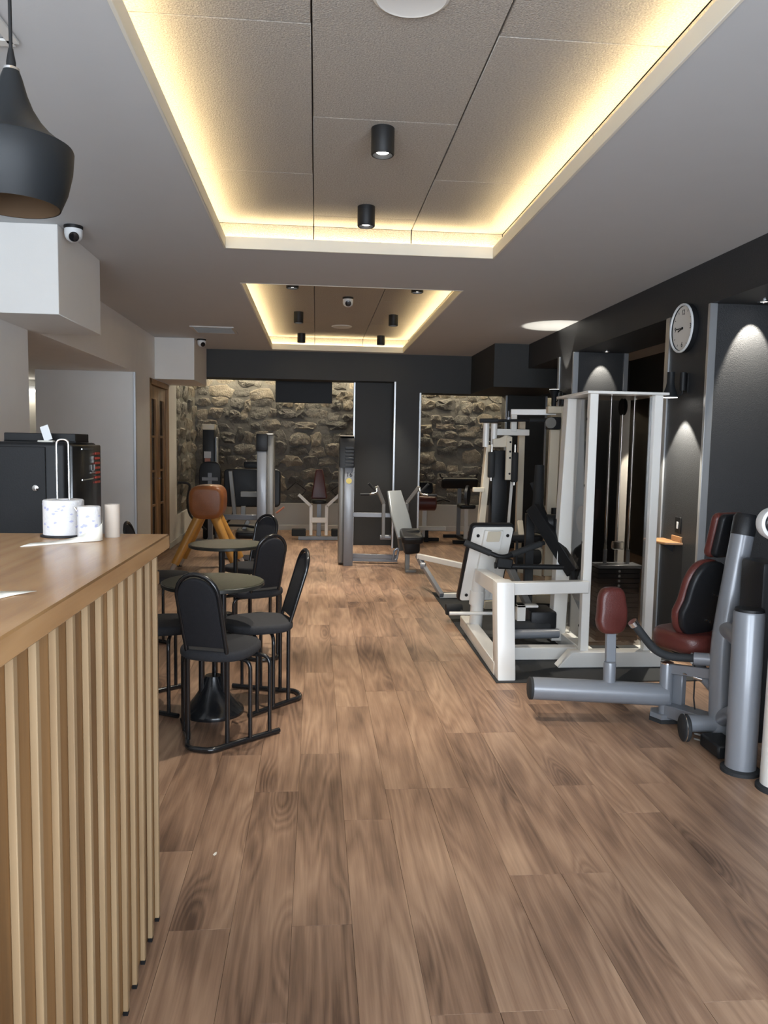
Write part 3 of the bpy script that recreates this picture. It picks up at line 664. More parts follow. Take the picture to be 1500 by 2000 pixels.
# ================================================================ TABLES AND CHAIRS
def make_table(label, loc):
    t = thing('bistro_table', label, 'table', loc, 0, 'round granite bistro tables')
    tp = part(t, 'table_top', B().lathe([(0, .716), (.272, .716), (.272, .7155), (.276, .722), (.276, .736), (.272, .74), (0, .74)], seg=56), 'granite', 'speckled green granite top')
    part(t, 'edge_band', B().lathe([(.2745, .716), (.2785, .719), (.2785, .735), (.2745, .7375)], seg=56, cap=False), 'granite_edge', None, tp)
    for a in (90, 210, 330):
        x, y = .068 * math.cos(R(a)), .068 * math.sin(R(a))
        part(t, 'post', B().cyl((x, y, .10), (x, y, .70), .0165, 14), 'black_gloss')
    part(t, 'top_plate', B().lathe([(0, .70), (.12, .70), (.12, .716), (0, .716)], seg=28), 'black')
    part(t, 'base_cone', B().lathe([(0, 0), (.168, 0), (.170, .012), (.166, .022), (.135, .05), (.10, .095), (.066, .15), (.05, .195), (.045, .21), (0, .212)], seg=40), 'black_gloss')
    return t
tb = make_table('round granite table nearest the counter, with the near black chair before it', (-.555, 4.24, 0))
dup(tb, (-.665, 5.83, 0), R(30), 'farther round granite table in front of the leather gym buck')
def make_chair(label):
    t = thing('bistro_chair', label, 'chair', (0, 0, 0), 0, 'black tubular bistro chairs')
    # base: rounded at the back, arms splayed towards the front
    part(t, 'base_rail', B().tube([(-.276, .158, .0145), (-.11, -.10, .0145), (-.065, -.19, .0145), (.065, -.19, .0145), (.11, -.10, .0145), (.276, .158, .0145)], .0135, 12, fil=.09, fs=6), 'black_gloss')
    arc = [(-.106, -.10, .02), (-.106, -.10, .45), (-.108, -.200, .77)] + [(-.108 * math.cos(R(a)), -.200 - .026 * math.sin(R(a)), .77 + .108 * math.sin(R(a))) for a in range(15, 180, 15)] + [(.108, -.200, .77), (.106, -.10, .45), (.106, -.10, .02)]
    part(t, 'back_frame', B().tube(arc, .0115, 12), 'black_gloss')
    for (x, y) in ((.182, .003), (.244, .106)):
        part(t, 'seat_hoop', B().tube([(-x, y, .02), (-x, y, .422), (x, y, .422), (x, y, .02)], .0105, 10, fil=.055, fs=6), 'black_gloss')
    out = [(-.099, .0)] + [(.099 * -math.cos(R(a)), .272 + .102 * math.sin(R(a))) for a in range(0, 181, 15)] + [(.099, .0)]
    c = Vector((0, -.119, .505)); uy = Vector((0, -.100, .31)).normalized()
    part(t, 'backrest', B().plate(out, .024, c, (1, 0, 0), uy, .009, 3), 'fabric_back')
    part(t, 'seat', B().plate([(x, y + .055 + .10 * 0) for x, y in sell(.375, .39, 2.7, 32)], .052, (0, 0, .458), (1, 0, 0), (0, 1, 0), .020, 4), 'fabric')
    return t
def face(f): return math.atan2(-f[0], f[1])
ch = make_chair('black chair nearest the viewer, its tall rounded back turned to the camera'); ch.location = (-.488, 3.85, 0); ch.rotation_euler.z = face((.32, .947))
for loc, f, l in (((-.27, 4.44, 0), (-.96, -.26), 'black chair on the aisle side of the near granite table, seen from the side'),
                  ((-.40, 5.40, 0), (-.52, .85), 'black chair between the two granite tables, back to the aisle'),
                  ((-.52, 6.50, 0), (-.5, -.86), 'black chair beyond the farther granite table, only its back top showing'),
                  ((-.915, 4.40, 0), (1, .1), 'black chair half hidden by the counter at the near granite table'),
                  ((-1.21, 5.98, 0), (1, -.05), 'black chair whose round back top peeks over the far end of the counter')):
    dup(ch, loc, face(f), l)
o = link('paper_scrap', B().plate([(-.012, -.004), (.0, -.006), (.014, .002), (.006, .006), (-.008, .004)], .0012, (0, 0, .0007), (.5, 1, 0), (-1, .5, 0)).mesh('paper_scrap'), 'sheet'); o.location = (-.352, 2.73, 0)
tag(o, 'tiny white scrap of paper lying on the floor near the counter', 'paper scrap')

# ================================================================ GYM MACHINES
o = link('rubber_mat', B((1.9, 6, 0)).plate([(-.74, -1.4), (.62, -1.4), (.70, 1.6), (-.70, 1.6)], .006, (1.9, 6.1, .003), (1, 0, 0), (0, 1, 0), .002, 1).mesh('rubber_mat'), 'rubber'); o.location = (1.9, 6, 0)
tag(o, 'thin black rubber mat under the white machine', 'mat')
Z0 = .006
# ---------------- white press machine with weight tower
t = thing('press_machine', 'white press machine with slanted backrest, black arms and tall weight tower', 'gym machine', (1.75, 5.4, 0)); O = t.location
part(t, 'front_leg', B(O).plate([(4.735, Z0), (4.815, .47), (4.835, .625), (4.965, .625), (4.955, .47), (4.865, Z0)], .118, (1.237, 0, 0), (0, 1, 0), (0, 0, 1), .008, 2), 'white_metal')
part(t, 'floor_rail', B(O).bar((1.225, 4.84, .052), (1.262, 6.22, .052), .10, .088), 'white_metal')
part(t, 'floor_rail', B(O).bar((1.28, 5.24, .052), (1.90, 5.24, .052), .09, .088), 'white_metal')
part(t, 'back_beam', B(O).bar((1.242, 4.93, .565), (1.30, 5.88, .495), .09, .105), 'white_metal')
part(t, 'cross_beam', B(O).bar((1.28, 4.955, .565), (1.85, 5.03, .565), .07, .082), 'white_metal')
part(t, 'back_post', B(O).cyl((1.285, 5.95, .06), (1.30, 5.92, .52), .052, 20), 'white_metal')
part(t, 'post_collar', B(O).cyl((1.287, 5.945, .25), (1.293, 5.935, .36), .060, 20), 'white_metal')
# backrest seen from behind
ct, cb = Vector((1.375, 5.80, .885)), Vector((1.315, 5.99, .275)); uy = (ct - cb).normalized(); ux = Vector((1, .10, 0)).normalized(); nn = ux.cross(uy).normalized(); cc = (ct + cb) / 2
if nn.y > 0: nn = -nn
bh = (ct - cb).length
bk = part(t, 'backrest', B(O).plate(rrect(.355, bh + .03, .035), .06, cc - nn * .034, ux, uy, .015, 3), 'vinyl', 'black cushion of the slanted backrest')
part(t, 'back_plate', B(O).plate(rrect(.325, bh, .025), .008, cc, ux, uy, .002, 1), 'white_metal', None, bk)
part(t, 'back_channel', B(O).plate([(-.075, -bh/2 + .03), (.075, -bh/2 + .03), (.075, bh/2 - .02), (-.075, bh/2 - .02)], .03, cc + nn * .018, ux, uy, .006, 2), 'white_metal', None, bk)
part(t, 'clip', B(O).plate(rrect(.105, .085, .008), .012, cc + nn * .038 + uy * (bh/2 - .065), ux, uy, .002, 1), 'cream_metal', None, bk)
for a, q in ((-.115, .25), (.125, .25), (-.115, -.27), (.125, -.27)):
    part(t, 'bolt', B(O).lathe([(0, .0), (.013, 0), (.013, .006), (.006, .008), (0, .008)], cc + nn * .004 + ux * a + uy * q, nn, 14), 'black', None, bk)
part(t, 'foot_bar', B(O).tube([(1.06, 5.88, .19), (1.45, 5.88, .19)], .014), 'white_metal')
part(t, 'ankle_roller', B(O).lathe([(0, 0), (.045, 0), (.052, .012), (.052, .128), (.045, .14), (0, .14)], (1.13, 6.45, .10), (1, 0, 0), 20).tube([(1.25, 6.45, .10), (1.28, 6.2, .08)], .012), 'rubber')
part(t, 'column', B(O).bar((1.835, 5.60, .05), (1.895, 5.60, 1.865), .105, .10, (0, 1, 0)), 'white_metal')
part(t, 'gusset', B(O).plate([(0, 0), (.16, 0), (0, .32)], .016, (1.93, 5.57, .09), (1, 0, 0), (0, 0, 1)), 'white_metal')
# black press arm
part(t, 'press_arm', B(O).bar((1.665, 5.78, 1.045), (1.905, 5.47, .585), .055, .10).bar((1.905, 5.47, .60), (1.91, 5.46, .53), .055, .05), 'black')
hd = part(t, 'handle_bar', B(O).tube([(1.12, 5.60, .785), (1.385, 5.55, .680), (1.73, 5.65, .785)], .018, 12, fil=.05), 'black')
part(t, 'grip', B(O).tube([(1.11, 5.602, .789), (1.30, 5.566, .714)], .025, 14), 'rubber', None, hd)
part(t, 'grip', B(O).tube([(1.46, 5.572, .703), (1.70, 5.642, .777)], .024, 14), 'rubber', None, hd)
part(t, 'lower_bar', B(O).tube([(1.36, 5.55, .618), (1.88, 5.52, .618)], .019, 12), 'black')
part(t, 'pivot_block', B(O).obox((1.40, 5.55, .645), (.12, .07, .075), Matrix.Rotation(R(8), 3, 'Y'), .008).cyl((1.33, 5.55, .625), (1.345, 5.55, .625), .024, 14), 'black')
part(t, 'push_rod', B(O).bar((1.43, 5.62, .66), (1.68, 5.72, .22), .05, .05), 'grey_dark')
part(t, 'seat_bracket', B(O).box((1.50, 5.50, .19), (1.565, 5.56, .335), .004).box((1.50, 5.50, .315), (1.66, 5.56, .335), .004), 'white_metal')
part(t, 'leg_roller', B(O).lathe([(0, 0), (.05, 0), (.056, .012), (.056, .38), (.05, .392), (0, .392)], (1.36, 5.52, .165), (1, 0, 0), 20), 'rubber')
part(t, 'seat_block', B(O).box((1.60, 5.48, .15), (1.80, 5.75, .29), .02, 2), 'vinyl')
part(t, 'cylinder', B(O).cyl((1.34, 5.42, .135), (1.80, 5.45, .135), .035, 18), 'grey_metal')
part(t, 'mast', B(O).bar((1.70, 5.95, .10), (1.70, 5.95, .98), .07, .05).bar((1.62, 6.02, .1), (1.62, 6.02, .75), .02, .02), 'black')
part(t, 'pivot_motor', B(O).lathe([(0, 0), (.06, 0), (.065, .01), (.065, .15), (.05, .16), (0, .16)], (1.76, 5.72, .93), (1, 0, 0), 18).box((1.80, 5.62, .86), (1.87, 5.70, .97), .01), 'black')
# tower
part(t, 'tower_base', B(O).plate([(1.66, Z0), (2.39, Z0), (2.39, .115), (1.755, .115)], .10, (0, 5.05, 0), (1, 0, 0), (0, 0, 1), .005, 1)
     .bar((1.90, 5.05, .06), (1.90, 5.75, .06), .09, .10).bar((2.33, 5.05, .06), (2.33, 5.75, .06), .09, .10).bar((1.86, 5.72, .06), (2.37, 5.72, .06), .10, .10), 'white_metal')
for x, y in ((1.855, 5.07), (2.305, 5.07), (2.325, 5.66)):
    part(t, 'tower_post', B(O).bar((x, y, .10), (x, y, 1.87), .058, .055, (0, 1, 0)), 'white_metal')
part(t, 'tower_top', B(O).box((1.80, 5.02, 1.868), (2.365, 5.70, 1.886), .003), 'white_metal')
part(t, 'front_guard', B(O).box((1.886, 5.085, .14), (2.276, 5.091, 1.862)), 'acrylic', 'smoked clear guard of the weight tower')
part(t, 'side_guard', B(O).box((1.905, 5.12, .14), (1.911, 5.60, 1.862)), 'acrylic')
for z in (.28, .86, 1.25, 1.70): part(t, 'guard_screw', B(O).lathe([(0, 0), (.010, 0), (.010, .006), (0, .008)], (1.832, 5.09, z), (-1, -.4, 0), 12), 'black')
for x in (2.085, 2.255): part(t, 'guide_rod', B(O).cyl((x, 5.33, .10), (x, 5.33, 1.868), .010, 12), 'chrome')
wp = B().box((-.155, -.07, 0), (.155, .07, .0335), .004).mesh('weight_plate')
for k in range(15):
    w = link('weight_plate', wp, 'weight', t); w.location = Vector((2.17, 5.33, .125 + k * .035)) - O
    part(t, 'pin_hole', B(O).lathe([(0, 0), (.009, 0), (.009, .002), (0, .002)], (2.17, 5.26, .142 + k * .035), (0, -1, 0), 10), 'plastic_white')
part(t, 'carriage', B(O).box((2.01, 5.25, .652), (2.33, 5.41, .676), .003).cyl((2.085, 5.33, .67), (2.085, 5.33, .78), .014, 12).cyl((2.255, 5.33, .67), (2.255, 5.33, .78), .014, 12), 'grey_metal')
part(t, 'cable_head', B(O).box((2.135, 5.31, .78), (2.215, 5.35, .84), .006).cyl((2.17, 5.33, .67), (2.17, 5.33, .80), .008, 10).cyl((2.17, 5.33, .83), (2.17, 5.33, 1.8), .003, 8), 'chrome')
for x in (2.085, 2.255):
    part(t, 'spring', B(O).tube([(x + .017 * math.cos(k * .8), 5.33 + .017 * math.sin(k * .8), .102 + k * .0004 * .72 * 1.0) for k in range(0, 60)], .003, 6), 'chrome')
part(t, 'pulley', B(O).lathe([(0, 0), (.10, 0), (.10, .008), (.085, .014), (.10, .02), (.10, .028), (0, .028)], (1.955, 5.50, .98), (1, 0, 0), 28).bar((1.97, 5.5, .98), (1.97, 5.6, .98), .03, .03), 'wedge')
part(t, 'pulley', B(O).lathe([(0, 0), (.06, 0), (.052, .01), (.06, .02), (0, .02)], (2.16, 5.33, 1.80), (1, 0, 0), 24), 'black')

# ---------------- cream fly machine behind it
t = thing('fly_machine', 'cream pec fly machine with black roller pads behind the white press machine', 'gym machine', (1.95, 7.25, 0)); O = t.location
part(t, 'slanted_upright', B(O).bar((1.555, 7.3, .05), (1.655, 7.3, 1.52), .062, .09, (0, 1, 0)), 'cream_metal')
for x in (1.622, 1.70): part(t, 'top_sleeve', B(O).cyl((x, 7.28, 1.50), (x, 7.28, 1.725), .030, 16), 'white_metal')
part(t, 'cross_beam', B(O).bar((1.70, 7.30, 1.645), (2.05, 7.32, 1.645), .05, .06), 'white_metal')
part(t, 'arm_bracket', B(O).plate([(1.675, 1.50), (1.78, 1.50), (1.855, 1.52), (1.855, 1.60), (1.80, 1.615), (1.74, 1.585), (1.675, 1.575)], .03, (0, 7.21, 0), (1, 0, 0), (0, 0, 1), .003, 1), 'cream_metal')
part(t, 'swing_arm', B(O).bar((1.828, 7.20, 1.19), (1.828, 7.20, 1.60), .055, .035, (0, 1, 0)), 'cream_metal')
for z in (1.25, 1.40, 1.46, 1.55): part(t, 'bolt', B(O).lathe([(0, 0), (.010, 0), (.010, .005), (0, .007)], (1.838, 7.182, z), (0, -1, 0), 10), 'black')
for x, z0, z1 in ((1.665, 1.21, 1.455), (1.890, 1.17, 1.455)):
    r_ = part(t, 'roller_pad', B(O).lathe([(0, 0), (.028, 0), (.034, .01), (.034, z1 - z0 - .01), (.028, z1 - z0), (0, z1 - z0)], (x, 7.2, z0), seg=20), 'rubber', 'black foam roller')
    part(t, 'roller_axle', B(O).cyl((x, 7.2, z0 - .03), (x, 7.2, z1 + .07), .011, 10), 'chrome', None, r_)
part(t, 'rear_post', B(O).bar((2.055, 7.6, Z0), (2.055, 7.6, 1.76), .062, .06, (0, 1, 0)), 'cream_metal')
part(t, 'top_bar', B(O).bar((1.865, 7.3, 1.838), (2.36, 7.12, 1.838), .055, .055).bar((1.893, 7.3, 1.65), (1.893, 7.3, 1.838), .055, .05, (0, 1, 0)), 'white_metal')
lb = part(t, 'lat_bar', B(O).tube([(1.54, 7.15, 1.745), (2.16, 7.12, 1.76)], .012, 10), 'black')
for a, c in (((1.53, 7.15, 1.745), (1.70, 7.142, 1.749)), ((2.0, 7.128, 1.756), (2.17, 7.12, 1.760))): part(t, 'grip', B(O).tube([a, c], .021, 12), 'rubber', None, lb)
part(t, 'lat_hook', B(O).lathe([(0, 0), (.022, 0), (.022, .02), (0, .03)], (1.80, 7.135, 1.76), seg=14).cyl((1.80, 7.135, 1.78), (1.80, 7.135, 1.84), .004, 8), 'grey_metal')
part(t, 'column_shroud', B(O).box((1.715, 7.36, .08), (1.865, 7.50, 1.47), .01, 2), 'vinyl')
part(t, 'edge_strip', B(O).bar((1.868, 7.34, .45), (1.905, 7.34, 1.17), .028, .02, (0, 1, 0)), 'white_metal')
part(t, 'cam_disc', B(O).lathe([(0, 0), (.11, 0), (.11, .025), (0, .025)], (1.64, 7.42, 1.0), (1, -.4, 0), 24).lathe([(0, 0), (.10, 0), (.10, .025), (0, .025)], (1.48, 7.45, 1.02), (1, -.4, 0), 24), 'black')
part(t, 'peg', B(O).bar((1.505, 7.26, 1.09), (1.615, 7.26, 1.09), .05, .042), 'cream_metal')
part(t, 'floor_frame', B(O).bar((1.52, 7.3, .05), (2.42, 7.1, .05), .09, .08).bar((1.60, 6.85, .05), (1.60, 7.6, .05), .08, .08).bar((2.055, 7.05, .05), (2.055, 7.66, .05), .08, .08), 'cream_metal')
part(t, 'seat_frame', B(O).plate([(1.86, .34), (2.12, .30), (2.12, .56), (2.02, .62), (1.95, .50), (1.86, .46)], .05, (0, 6.98, 0), (1, 0, 0), (0, 0, 1), .005, 1).bar((2.0, 6.98, .05), (2.0, 6.98, .4), .07, .06).bar((1.90, 6.9, .66), (1.90, 6.98, .82), .05, .03), 'cream_metal')
part(t, 'seat_pad', B(O).plate(rrect(.36, .32, .06), .07, (1.92, 7.0, .665), (1, 0, 0), (0, 1, 0), .02, 3), 'vinyl')
part(t, 'leg_roller', B(O).lathe([(0, 0), (.06, 0), (.068, .012), (.068, .22), (.06, .232), (0, .232)], (1.83, 6.85, .50), (1, 0, 0), 20), 'rubber')
part(t, 'weight_arm', B(O).tube([(2.06, 6.95, 1.34), (2.05, 6.92, 1.05), (2.02, 6.88, .72)], [.042, .050, .058], 16), 'rubber')
part(t, 'strut', B(O).bar((2.0, 6.98, 1.18), (2.22, 6.85, .62), .035, .035), 'black')
part(t, 'guide_post', B(O).bar((2.19, 7.0, .3), (2.205, 7.0, 1.67), .09, .05, (0, 1, 0)), 'cream_metal')
part(t, 'top_block', B(O).box((2.135, 6.94, 1.672), (2.245, 7.06, 1.785), .006), 'black')
part(t, 'cable_wheel', B(O).lathe([(0, 0), (.05, 0), (.042, .01), (.05, .02), (0, .02)], (2.14, 6.93, 1.73), (0, -1, 0), 20), 'grey_dark')
tw = part(t, 'tower_case', B(O).box((2.255, 6.96, .05), (2.40, 7.30, 1.885), .008).box((2.13, 6.97, 1.82), (2.26, 7.05, 1.885), .006), 'cream_metal')
part(t, 'green_sticker', B(O).box((2.29, 6.956, 1.55), (2.375, 6.96, 1.70)), 'sticker_green', None, tw); part(t, 'tan_sticker', B(O).box((2.28, 6.956, 1.33), (2.365, 6.96, 1.44)), 'sticker_tan', None, tw)
for z in (1.585, 1.625, 1.665): part(t, 'print_line', B(O).box((2.30, 6.9545, z - .006), (2.362, 6.9562, z + .006)), 'label_grey', None, tw)
part(t, 'side_block', B(O).box((2.24, 6.86, .55), (2.31, 6.97, .72), .01).cyl((2.2, 6.9, .85), (2.2, 6.9, .95), .03, 12), 'black')
part(t, 'foot_lever', B(O).bar((1.245, 7.36, .04), (1.135, 7.98, .25), .045, .045).bar((1.135, 7.98, .25), (1.10, 8.1, .33), .05, .05), 'grey_metal')
part(t, 'lever_hub', B(O).lathe([(0, 0), (.036, 0), (.036, .05), (0, .05)], (1.11, 7.92, .245), (1, -.3, 0), 20), 'grey_metal')
part(t, 'lever_bar', B(O).bar((1.10, 8.06, .325), (1.56, 7.45, .30), .05, .055), 'white_metal')
part(t, 'lever_foot', B(O).bar((1.23, 7.40, .03), (1.56, 7.36, .045), .05, .045), 'white_metal')

# ---------------- grey machine at the right, red seat
t = thing('rotary_machine', 'silver grey machine with thick tubes and dark red pads at right', 'gym machine', (1.95, 3.9, 0)); O = t.location
mt = part(t, 'main_tube', B(O).tube([(1.205, 4.07, .172), (1.66, 4.03, .158), (1.95, 4.01, .145)], .062, 28), 'grey_metal')
part(t, 'end_cap', B(O).lathe([(0, 0), (.054, 0), (.063, .006), (.063, .02), (0, .02)], (1.188, 4.072, .1726), (1, -.08, -.03), 28), 'rubber', None, mt)
part(t, 'pad_socket', B(O).lathe([(.034, 0), (.034, .125), (.031, .135), (0, .135)], (1.635, 4.04, .19), seg=22), 'grey_metal')
part(t, 'pad_post', B(O).bar((1.645, 4.055, .25), (1.645, 4.075, .52), .055, .03, (0, 1, 0)), 'grey_metal')
part(t, 'chest_pad', B(O).plate([(x * (1 - .10 * (y > 0)), y) for x, y in sell(.178, .262, 3.2, 28)], .075, (1.638, 4.06, .612), (1, .12, 0), (0, .06, 1), .026, 4), 'red', 'dark red upholstered pad')
part(t, 'foot', B(O).plate([(.085, .0), (.05, .07), (-.05, .07), (-.085, 0), (-.05, -.07), (.05, -.07)], .028, (1.955, 4.02, .034), (1, 0, 0), (0, 1, 0), .003, 1), 'grey_metal')
part(t, 'foot_pad', B(O).plate([(.088, .0), (.052, .073), (-.052, .073), (-.088, 0), (-.052, -.073), (.052, -.073)], .02, (1.955, 4.02, .0105), (1, 0, 0), (0, 1, 0)), 'rubber')
part(t, 'sleeve_post', B(O).lathe([(.035, 0), (.035, .285), (.031, .295), (0, .295)], (1.945, 4.0, .04), seg=22), 'grey_metal')
part(t, 'post_cap', B(O).lathe([(0, 0), (.0355, 0), (.0355, .008), (.02, .013), (0, .013)], (1.945, 4.0, .326), seg=22), 'chrome')
part(t, 'link_plate', B(O).bar((1.96, 3.99, .30), (2.10, 3.74, .34), .03, .055).bar((1.99, 4.03, .20), (2.03, 3.96, .20), .04, .20), 'grey_metal')
part(t, 'base_rail', B(O).bar((1.96, 4.02, .065), (2.10, 3.68, .09), .10, .07), 'grey_metal')
part(t, 'column', B(O).tube([(2.095, 3.69, .05), (2.085, 3.70, .50), (2.115, 3.705, .72), (2.175, 3.72, 1.085)], .056, 26, fil=.12), 'grey_metal')
part(t, 'column_cap', B(O).lathe([(.058, 0), (.058, .09), (.045, .11), (0, .11)], (2.174, 3.72, 1.075), (.16, .04, 1), 24), 'vinyl')
part(t, 'handle_sleeve', B(O).tube([(1.985, 3.78, .416), (2.09, 3.71, .425)], .033, 20), 'grey_metal')
hd = part(t, 'handle', B(O).tube([(1.655, 3.80, .60), (1.80, 3.80, .425), (1.99, 3.78, .416)], .0215, 16, fil=.10, fs=8), 'rubber', 'curved black grip')
part(t, 'grip_ring', B(O).tube([(1.648, 3.80, .609), (1.664, 3.80, .589)], .025, 16), 'chrome', None, hd); part(t, 'grip_ring', B(O).tube([(1.972, 3.782, .417), (1.992, 3.78, .416)], .029, 18), 'chrome', None, hd)
fv = Vector((-.36, .933, 0)); rv = Vector((.933, .36, 0)); up = Vector((.10, -.16, 1)).normalized()
def pad2(c, w, h, poly, shell, rim):
    c = Vector(c)
    p = part(t, shell, B(O).plate([(x * .97, y * .97) for x, y in poly], .045, c - fv * .012, rv, up, .018, 3), 'vinyl', 'black moulded back shell')
    q = part(t, rim, B(O).plate(poly, .05, c + fv * .030, rv, up, .02, 3), 'red', 'dark red cushion')
    return p, q
p, q = pad2((2.105, 3.95, .70), .30, .44, [(x * (1 + .18 * (y < 0)), y) for x, y in sell(.29, .44, 2.6, 30)], 'back_shell', 'back_cushion')
for dx, dz in ((.03, .03), (.06, .02), (.02, -.12), (.05, -.13)): part(t, 'screw', B(O).lathe([(0, 0), (.006, 0), (.006, .004), (0, .005)], Vector((2.105, 3.95, .70)) + rv * dx + up * dz - fv * .035, -fv, 10), 'chrome', None, p)
pad2((2.245, 3.97, 1.045), .22, .25, rrect(.23, .25, .035), 'head_shell', 'head_cushion')
part(t, 'seat', B(O).plate(sell(.36, .36, 3, 28), .11, (2.10, 4.05, .455), rv, fv, .04, 4), 'red', 'dark red seat cushion')
part(t, 'seat_post', B(O).tube([(2.10, 4.0, .41), (2.09, 3.9, .3), (2.09, 3.72, .26)], .035, 16), 'grey_metal')
part(t, 'weight_column', B(O).lathe([(.069, 0), (.069, .735), (.064, .745), (0, .745)], (2.005, 3.335, .022), seg=32), 'grey_metal')
part(t, 'column_foot', B(O).lathe([(0, 0), (.088, 0), (.088, .016), (.075, .024), (0, .024)], (2.005, 3.335, 0), seg=32), 'rubber')
part(t, 'column_lid', B(O).lathe([(0, 0), (.066, 0), (.062, .012), (0, .014)], (2.005, 3.335, .766), seg=28), 'vinyl')
part(t, 'upper_strut', B(O).tube([(2.10, 3.70, .60), (2.03, 3.37, .585)], .043, 18), 'grey_metal')
part(t, 'lower_strut', B(O).tube([(2.095, 3.69, .12), (2.08, 3.55, .20), (2.02, 3.38, .23)], .043, 18), 'grey_metal')
part(t, 'rail_end', B(O).tube([(1.93, 3.71, .095), (2.09, 3.69, .095)], .045, 18), 'grey_metal')
wh = part(t, 'wheel', B(O).lathe([(0, 0), (.062, 0), (.070, .006), (.070, .03), (.062, .036), (0, .036)], (1.895, 3.705, .074), (1, -.15, 0), 28), 'rubber')
part(t, 'wheel_ring', B(O).lathe([(.069, 0), (.0715, .003), (.069, .006)], (1.905, 3.703, .074), (1, -.15, 0), 28, cap=False), 'chrome', None, wh)
for z in (.035, .062): part(t, 'belt', B(O).tube([(1.945, 3.66, z - .004), (1.99, 3.58, z + .002), (2.03, 3.42, z)], .005, 8), 'grey_dark')
part(t, 'drive_box', B(O).box((1.95, 3.44, .012), (2.07, 3.62, .08), .01), 'black')
part(t, 'pull_pin', B(O).tube([(1.99, 3.90, .30), (2.04, 3.86, .29)], .006, 8).tube([(2.03, 3.86, .292), (2.08, 3.82, .283)], .014, 12), 'chrome')
part(t, 'pin_cord', B(O).tube([(2.03, 3.86, .36), (2.035, 3.86, .28), (2.03, 3.85, .18), (2.035, 3.84, .12)], .004, 6), 'black')
part(t, 'stack_cover', B(O).box((2.10, 3.40, .10), (2.22, 3.60, .98), .02, 2), 'vinyl')

# ---------------- white machine cut off by the right edge
t = thing('white_column_machine', 'white round-columned machine with dark oval head, cut by the right picture edge', 'gym machine', (2.07, 3.14, 0)); O = t.location
part(t, 'column', B(O).lathe([(.074, 0), (.070, .5), (.066, .97), (0, .975)], (2.068, 3.14, .022), seg=32), 'white_metal')
part(t, 'column_foot', B(O).lathe([(0, 0), (.092, 0), (.092, .014), (.08, .024), (0, .024)], (2.068, 3.14, 0), seg=32), 'rubber')
part(t, 'footplate', B(O).plate([(0, -.05), (.20, -.09), (.20, .09), (0, .05), (-.03, 0)], .018, (2.06, 3.02, .105), (1, 0, 0), (0, 1, .12), .006, 2), 'white_metal')
part(t, 'upper_mast', B(O).lathe([(.045, 0), (.045, .17), (0, .17)], (2.05, 3.15, .98), seg=20), 'vinyl')
hd = part(t, 'head_ring', B(O).lathe([(.052, -.03), (.068, -.028), (.073, 0), (.068, .028), (.058, .034), (.052, .026)], (1.965, 3.12, 1.195), (-.10, -1, .05), 36, cap=False), 'plastic_white')
part(t, 'head_disc', B(O).lathe([(0, .03), (.02, .029), (.045, .02), (.060, .0), (.06, -.02), (0, -.02)], (1.965, 3.12, 1.195), (-.10, -1, .05), 32), 'black_gloss', 'glossy dark oval face', hd)
part(t, 'head_neck', B(O).tube([(1.97, 3.14, 1.13), (2.04, 3.15, 1.08)], .022, 14), 'vinyl')

# ---------------- numbered machine with silver bench
t = thing('bench_press_machine', 'silver bench machine with grey post marked 16 in front of the dark pier', 'gym machine', (.75, 9.4, 0)); O = t.location
ps = part(t, 'post', B(O).box((.352, 9.42, 0), (.468, 9.54, 1.22), .008, 2), 'grey_metal')
part(t, 'post_shroud', B(O).box((.288, 9.50, .02), (.36, 9.78, 1.48), .02, 2), 'grey_dark')
cp = part(t, 'post_cap', B(O).plate([(.0, 0), (.0, .30), (.03, .36), (.10, .385), (.16, .385), (.16, 0)], .185, (.38, 9.40, 1.215), (0, 1, 0), (0, 0, 1), .012, 2), 'vinyl')
for k in range(6): part(t, 'rib', B(O).box((.356, 9.392, 1.235 + k * .042), (.464, 9.402, 1.262 + k * .042), .003), 'vinyl', None, cp)
part(t, 'cap_lid', B(O).box((.292, 9.42, 1.598), (.468, 9.56, 1.612), .004), 'cream_metal', None, cp)
text(t, '16', .075, Vector((.412, 9.4185, 1.13)) - O, (1, 0, 0), (0, 0, 1), 'black', ps, 'number')
part(t, 'yellow_sticker', B(O).lathe([(0, 0), (.035, 0), (.035, .002), (0, .002)], (.408, 9.42, 1.055), (0, -1, 0), 20), 'sticker_yellow', None, ps)
part(t, 'upper_beam', B(O).bar((.46, 9.48, .635), (.97, 9.44, .635), .05, .055), 'grey_metal')
part(t, 'floor_beam', B(O).bar((.46, 9.50, .12), (1.02, 9.40, .12), .05, .05).bar((.30, 9.72, .05), (1.05, 9.66, .05), .06, .06).bar((.41, 9.48, .04), (.41, 9.80, .04), .07, .06), 'grey_metal')
ct, cb = Vector((.965, 9.44, .94)), Vector((1.085, 9.10, .40)); uy = (ct - cb).normalized(); ux = Vector((1, .25, 0)); ux = (ux - uy * ux.dot(uy)).normalized()
part(t, 'bench_back', B(O).plate([(-.09, .32), (.09, .32), (.115, -.02), (.105, -.33), (-.105, -.33), (-.12, .0)], .05, (ct + cb) / 2, ux, uy, .018, 3), 'silver_pad', 'silver vinyl backrest')
part(t, 'back_stay', B(O).bar((1.0, 9.52, .85), (1.06, 9.36, .2), .05, .05), 'grey_dark')
part(t, 'seat', B(O).plate(rrect(.26, .34, .05), .09, (1.14, 9.0, .43), (1, 0, 0), (0, 1, .25), .03, 3), 'vinyl')
part(t, 'seat_skirt', B(O).plate([(-.12, .12), (.11, .15), (.11, -.14), (-.07, -.16)], .16, (1.14, 9.08, .36), (1, 0, 0), (0, 0, 1), .03, 2), 'vinyl')
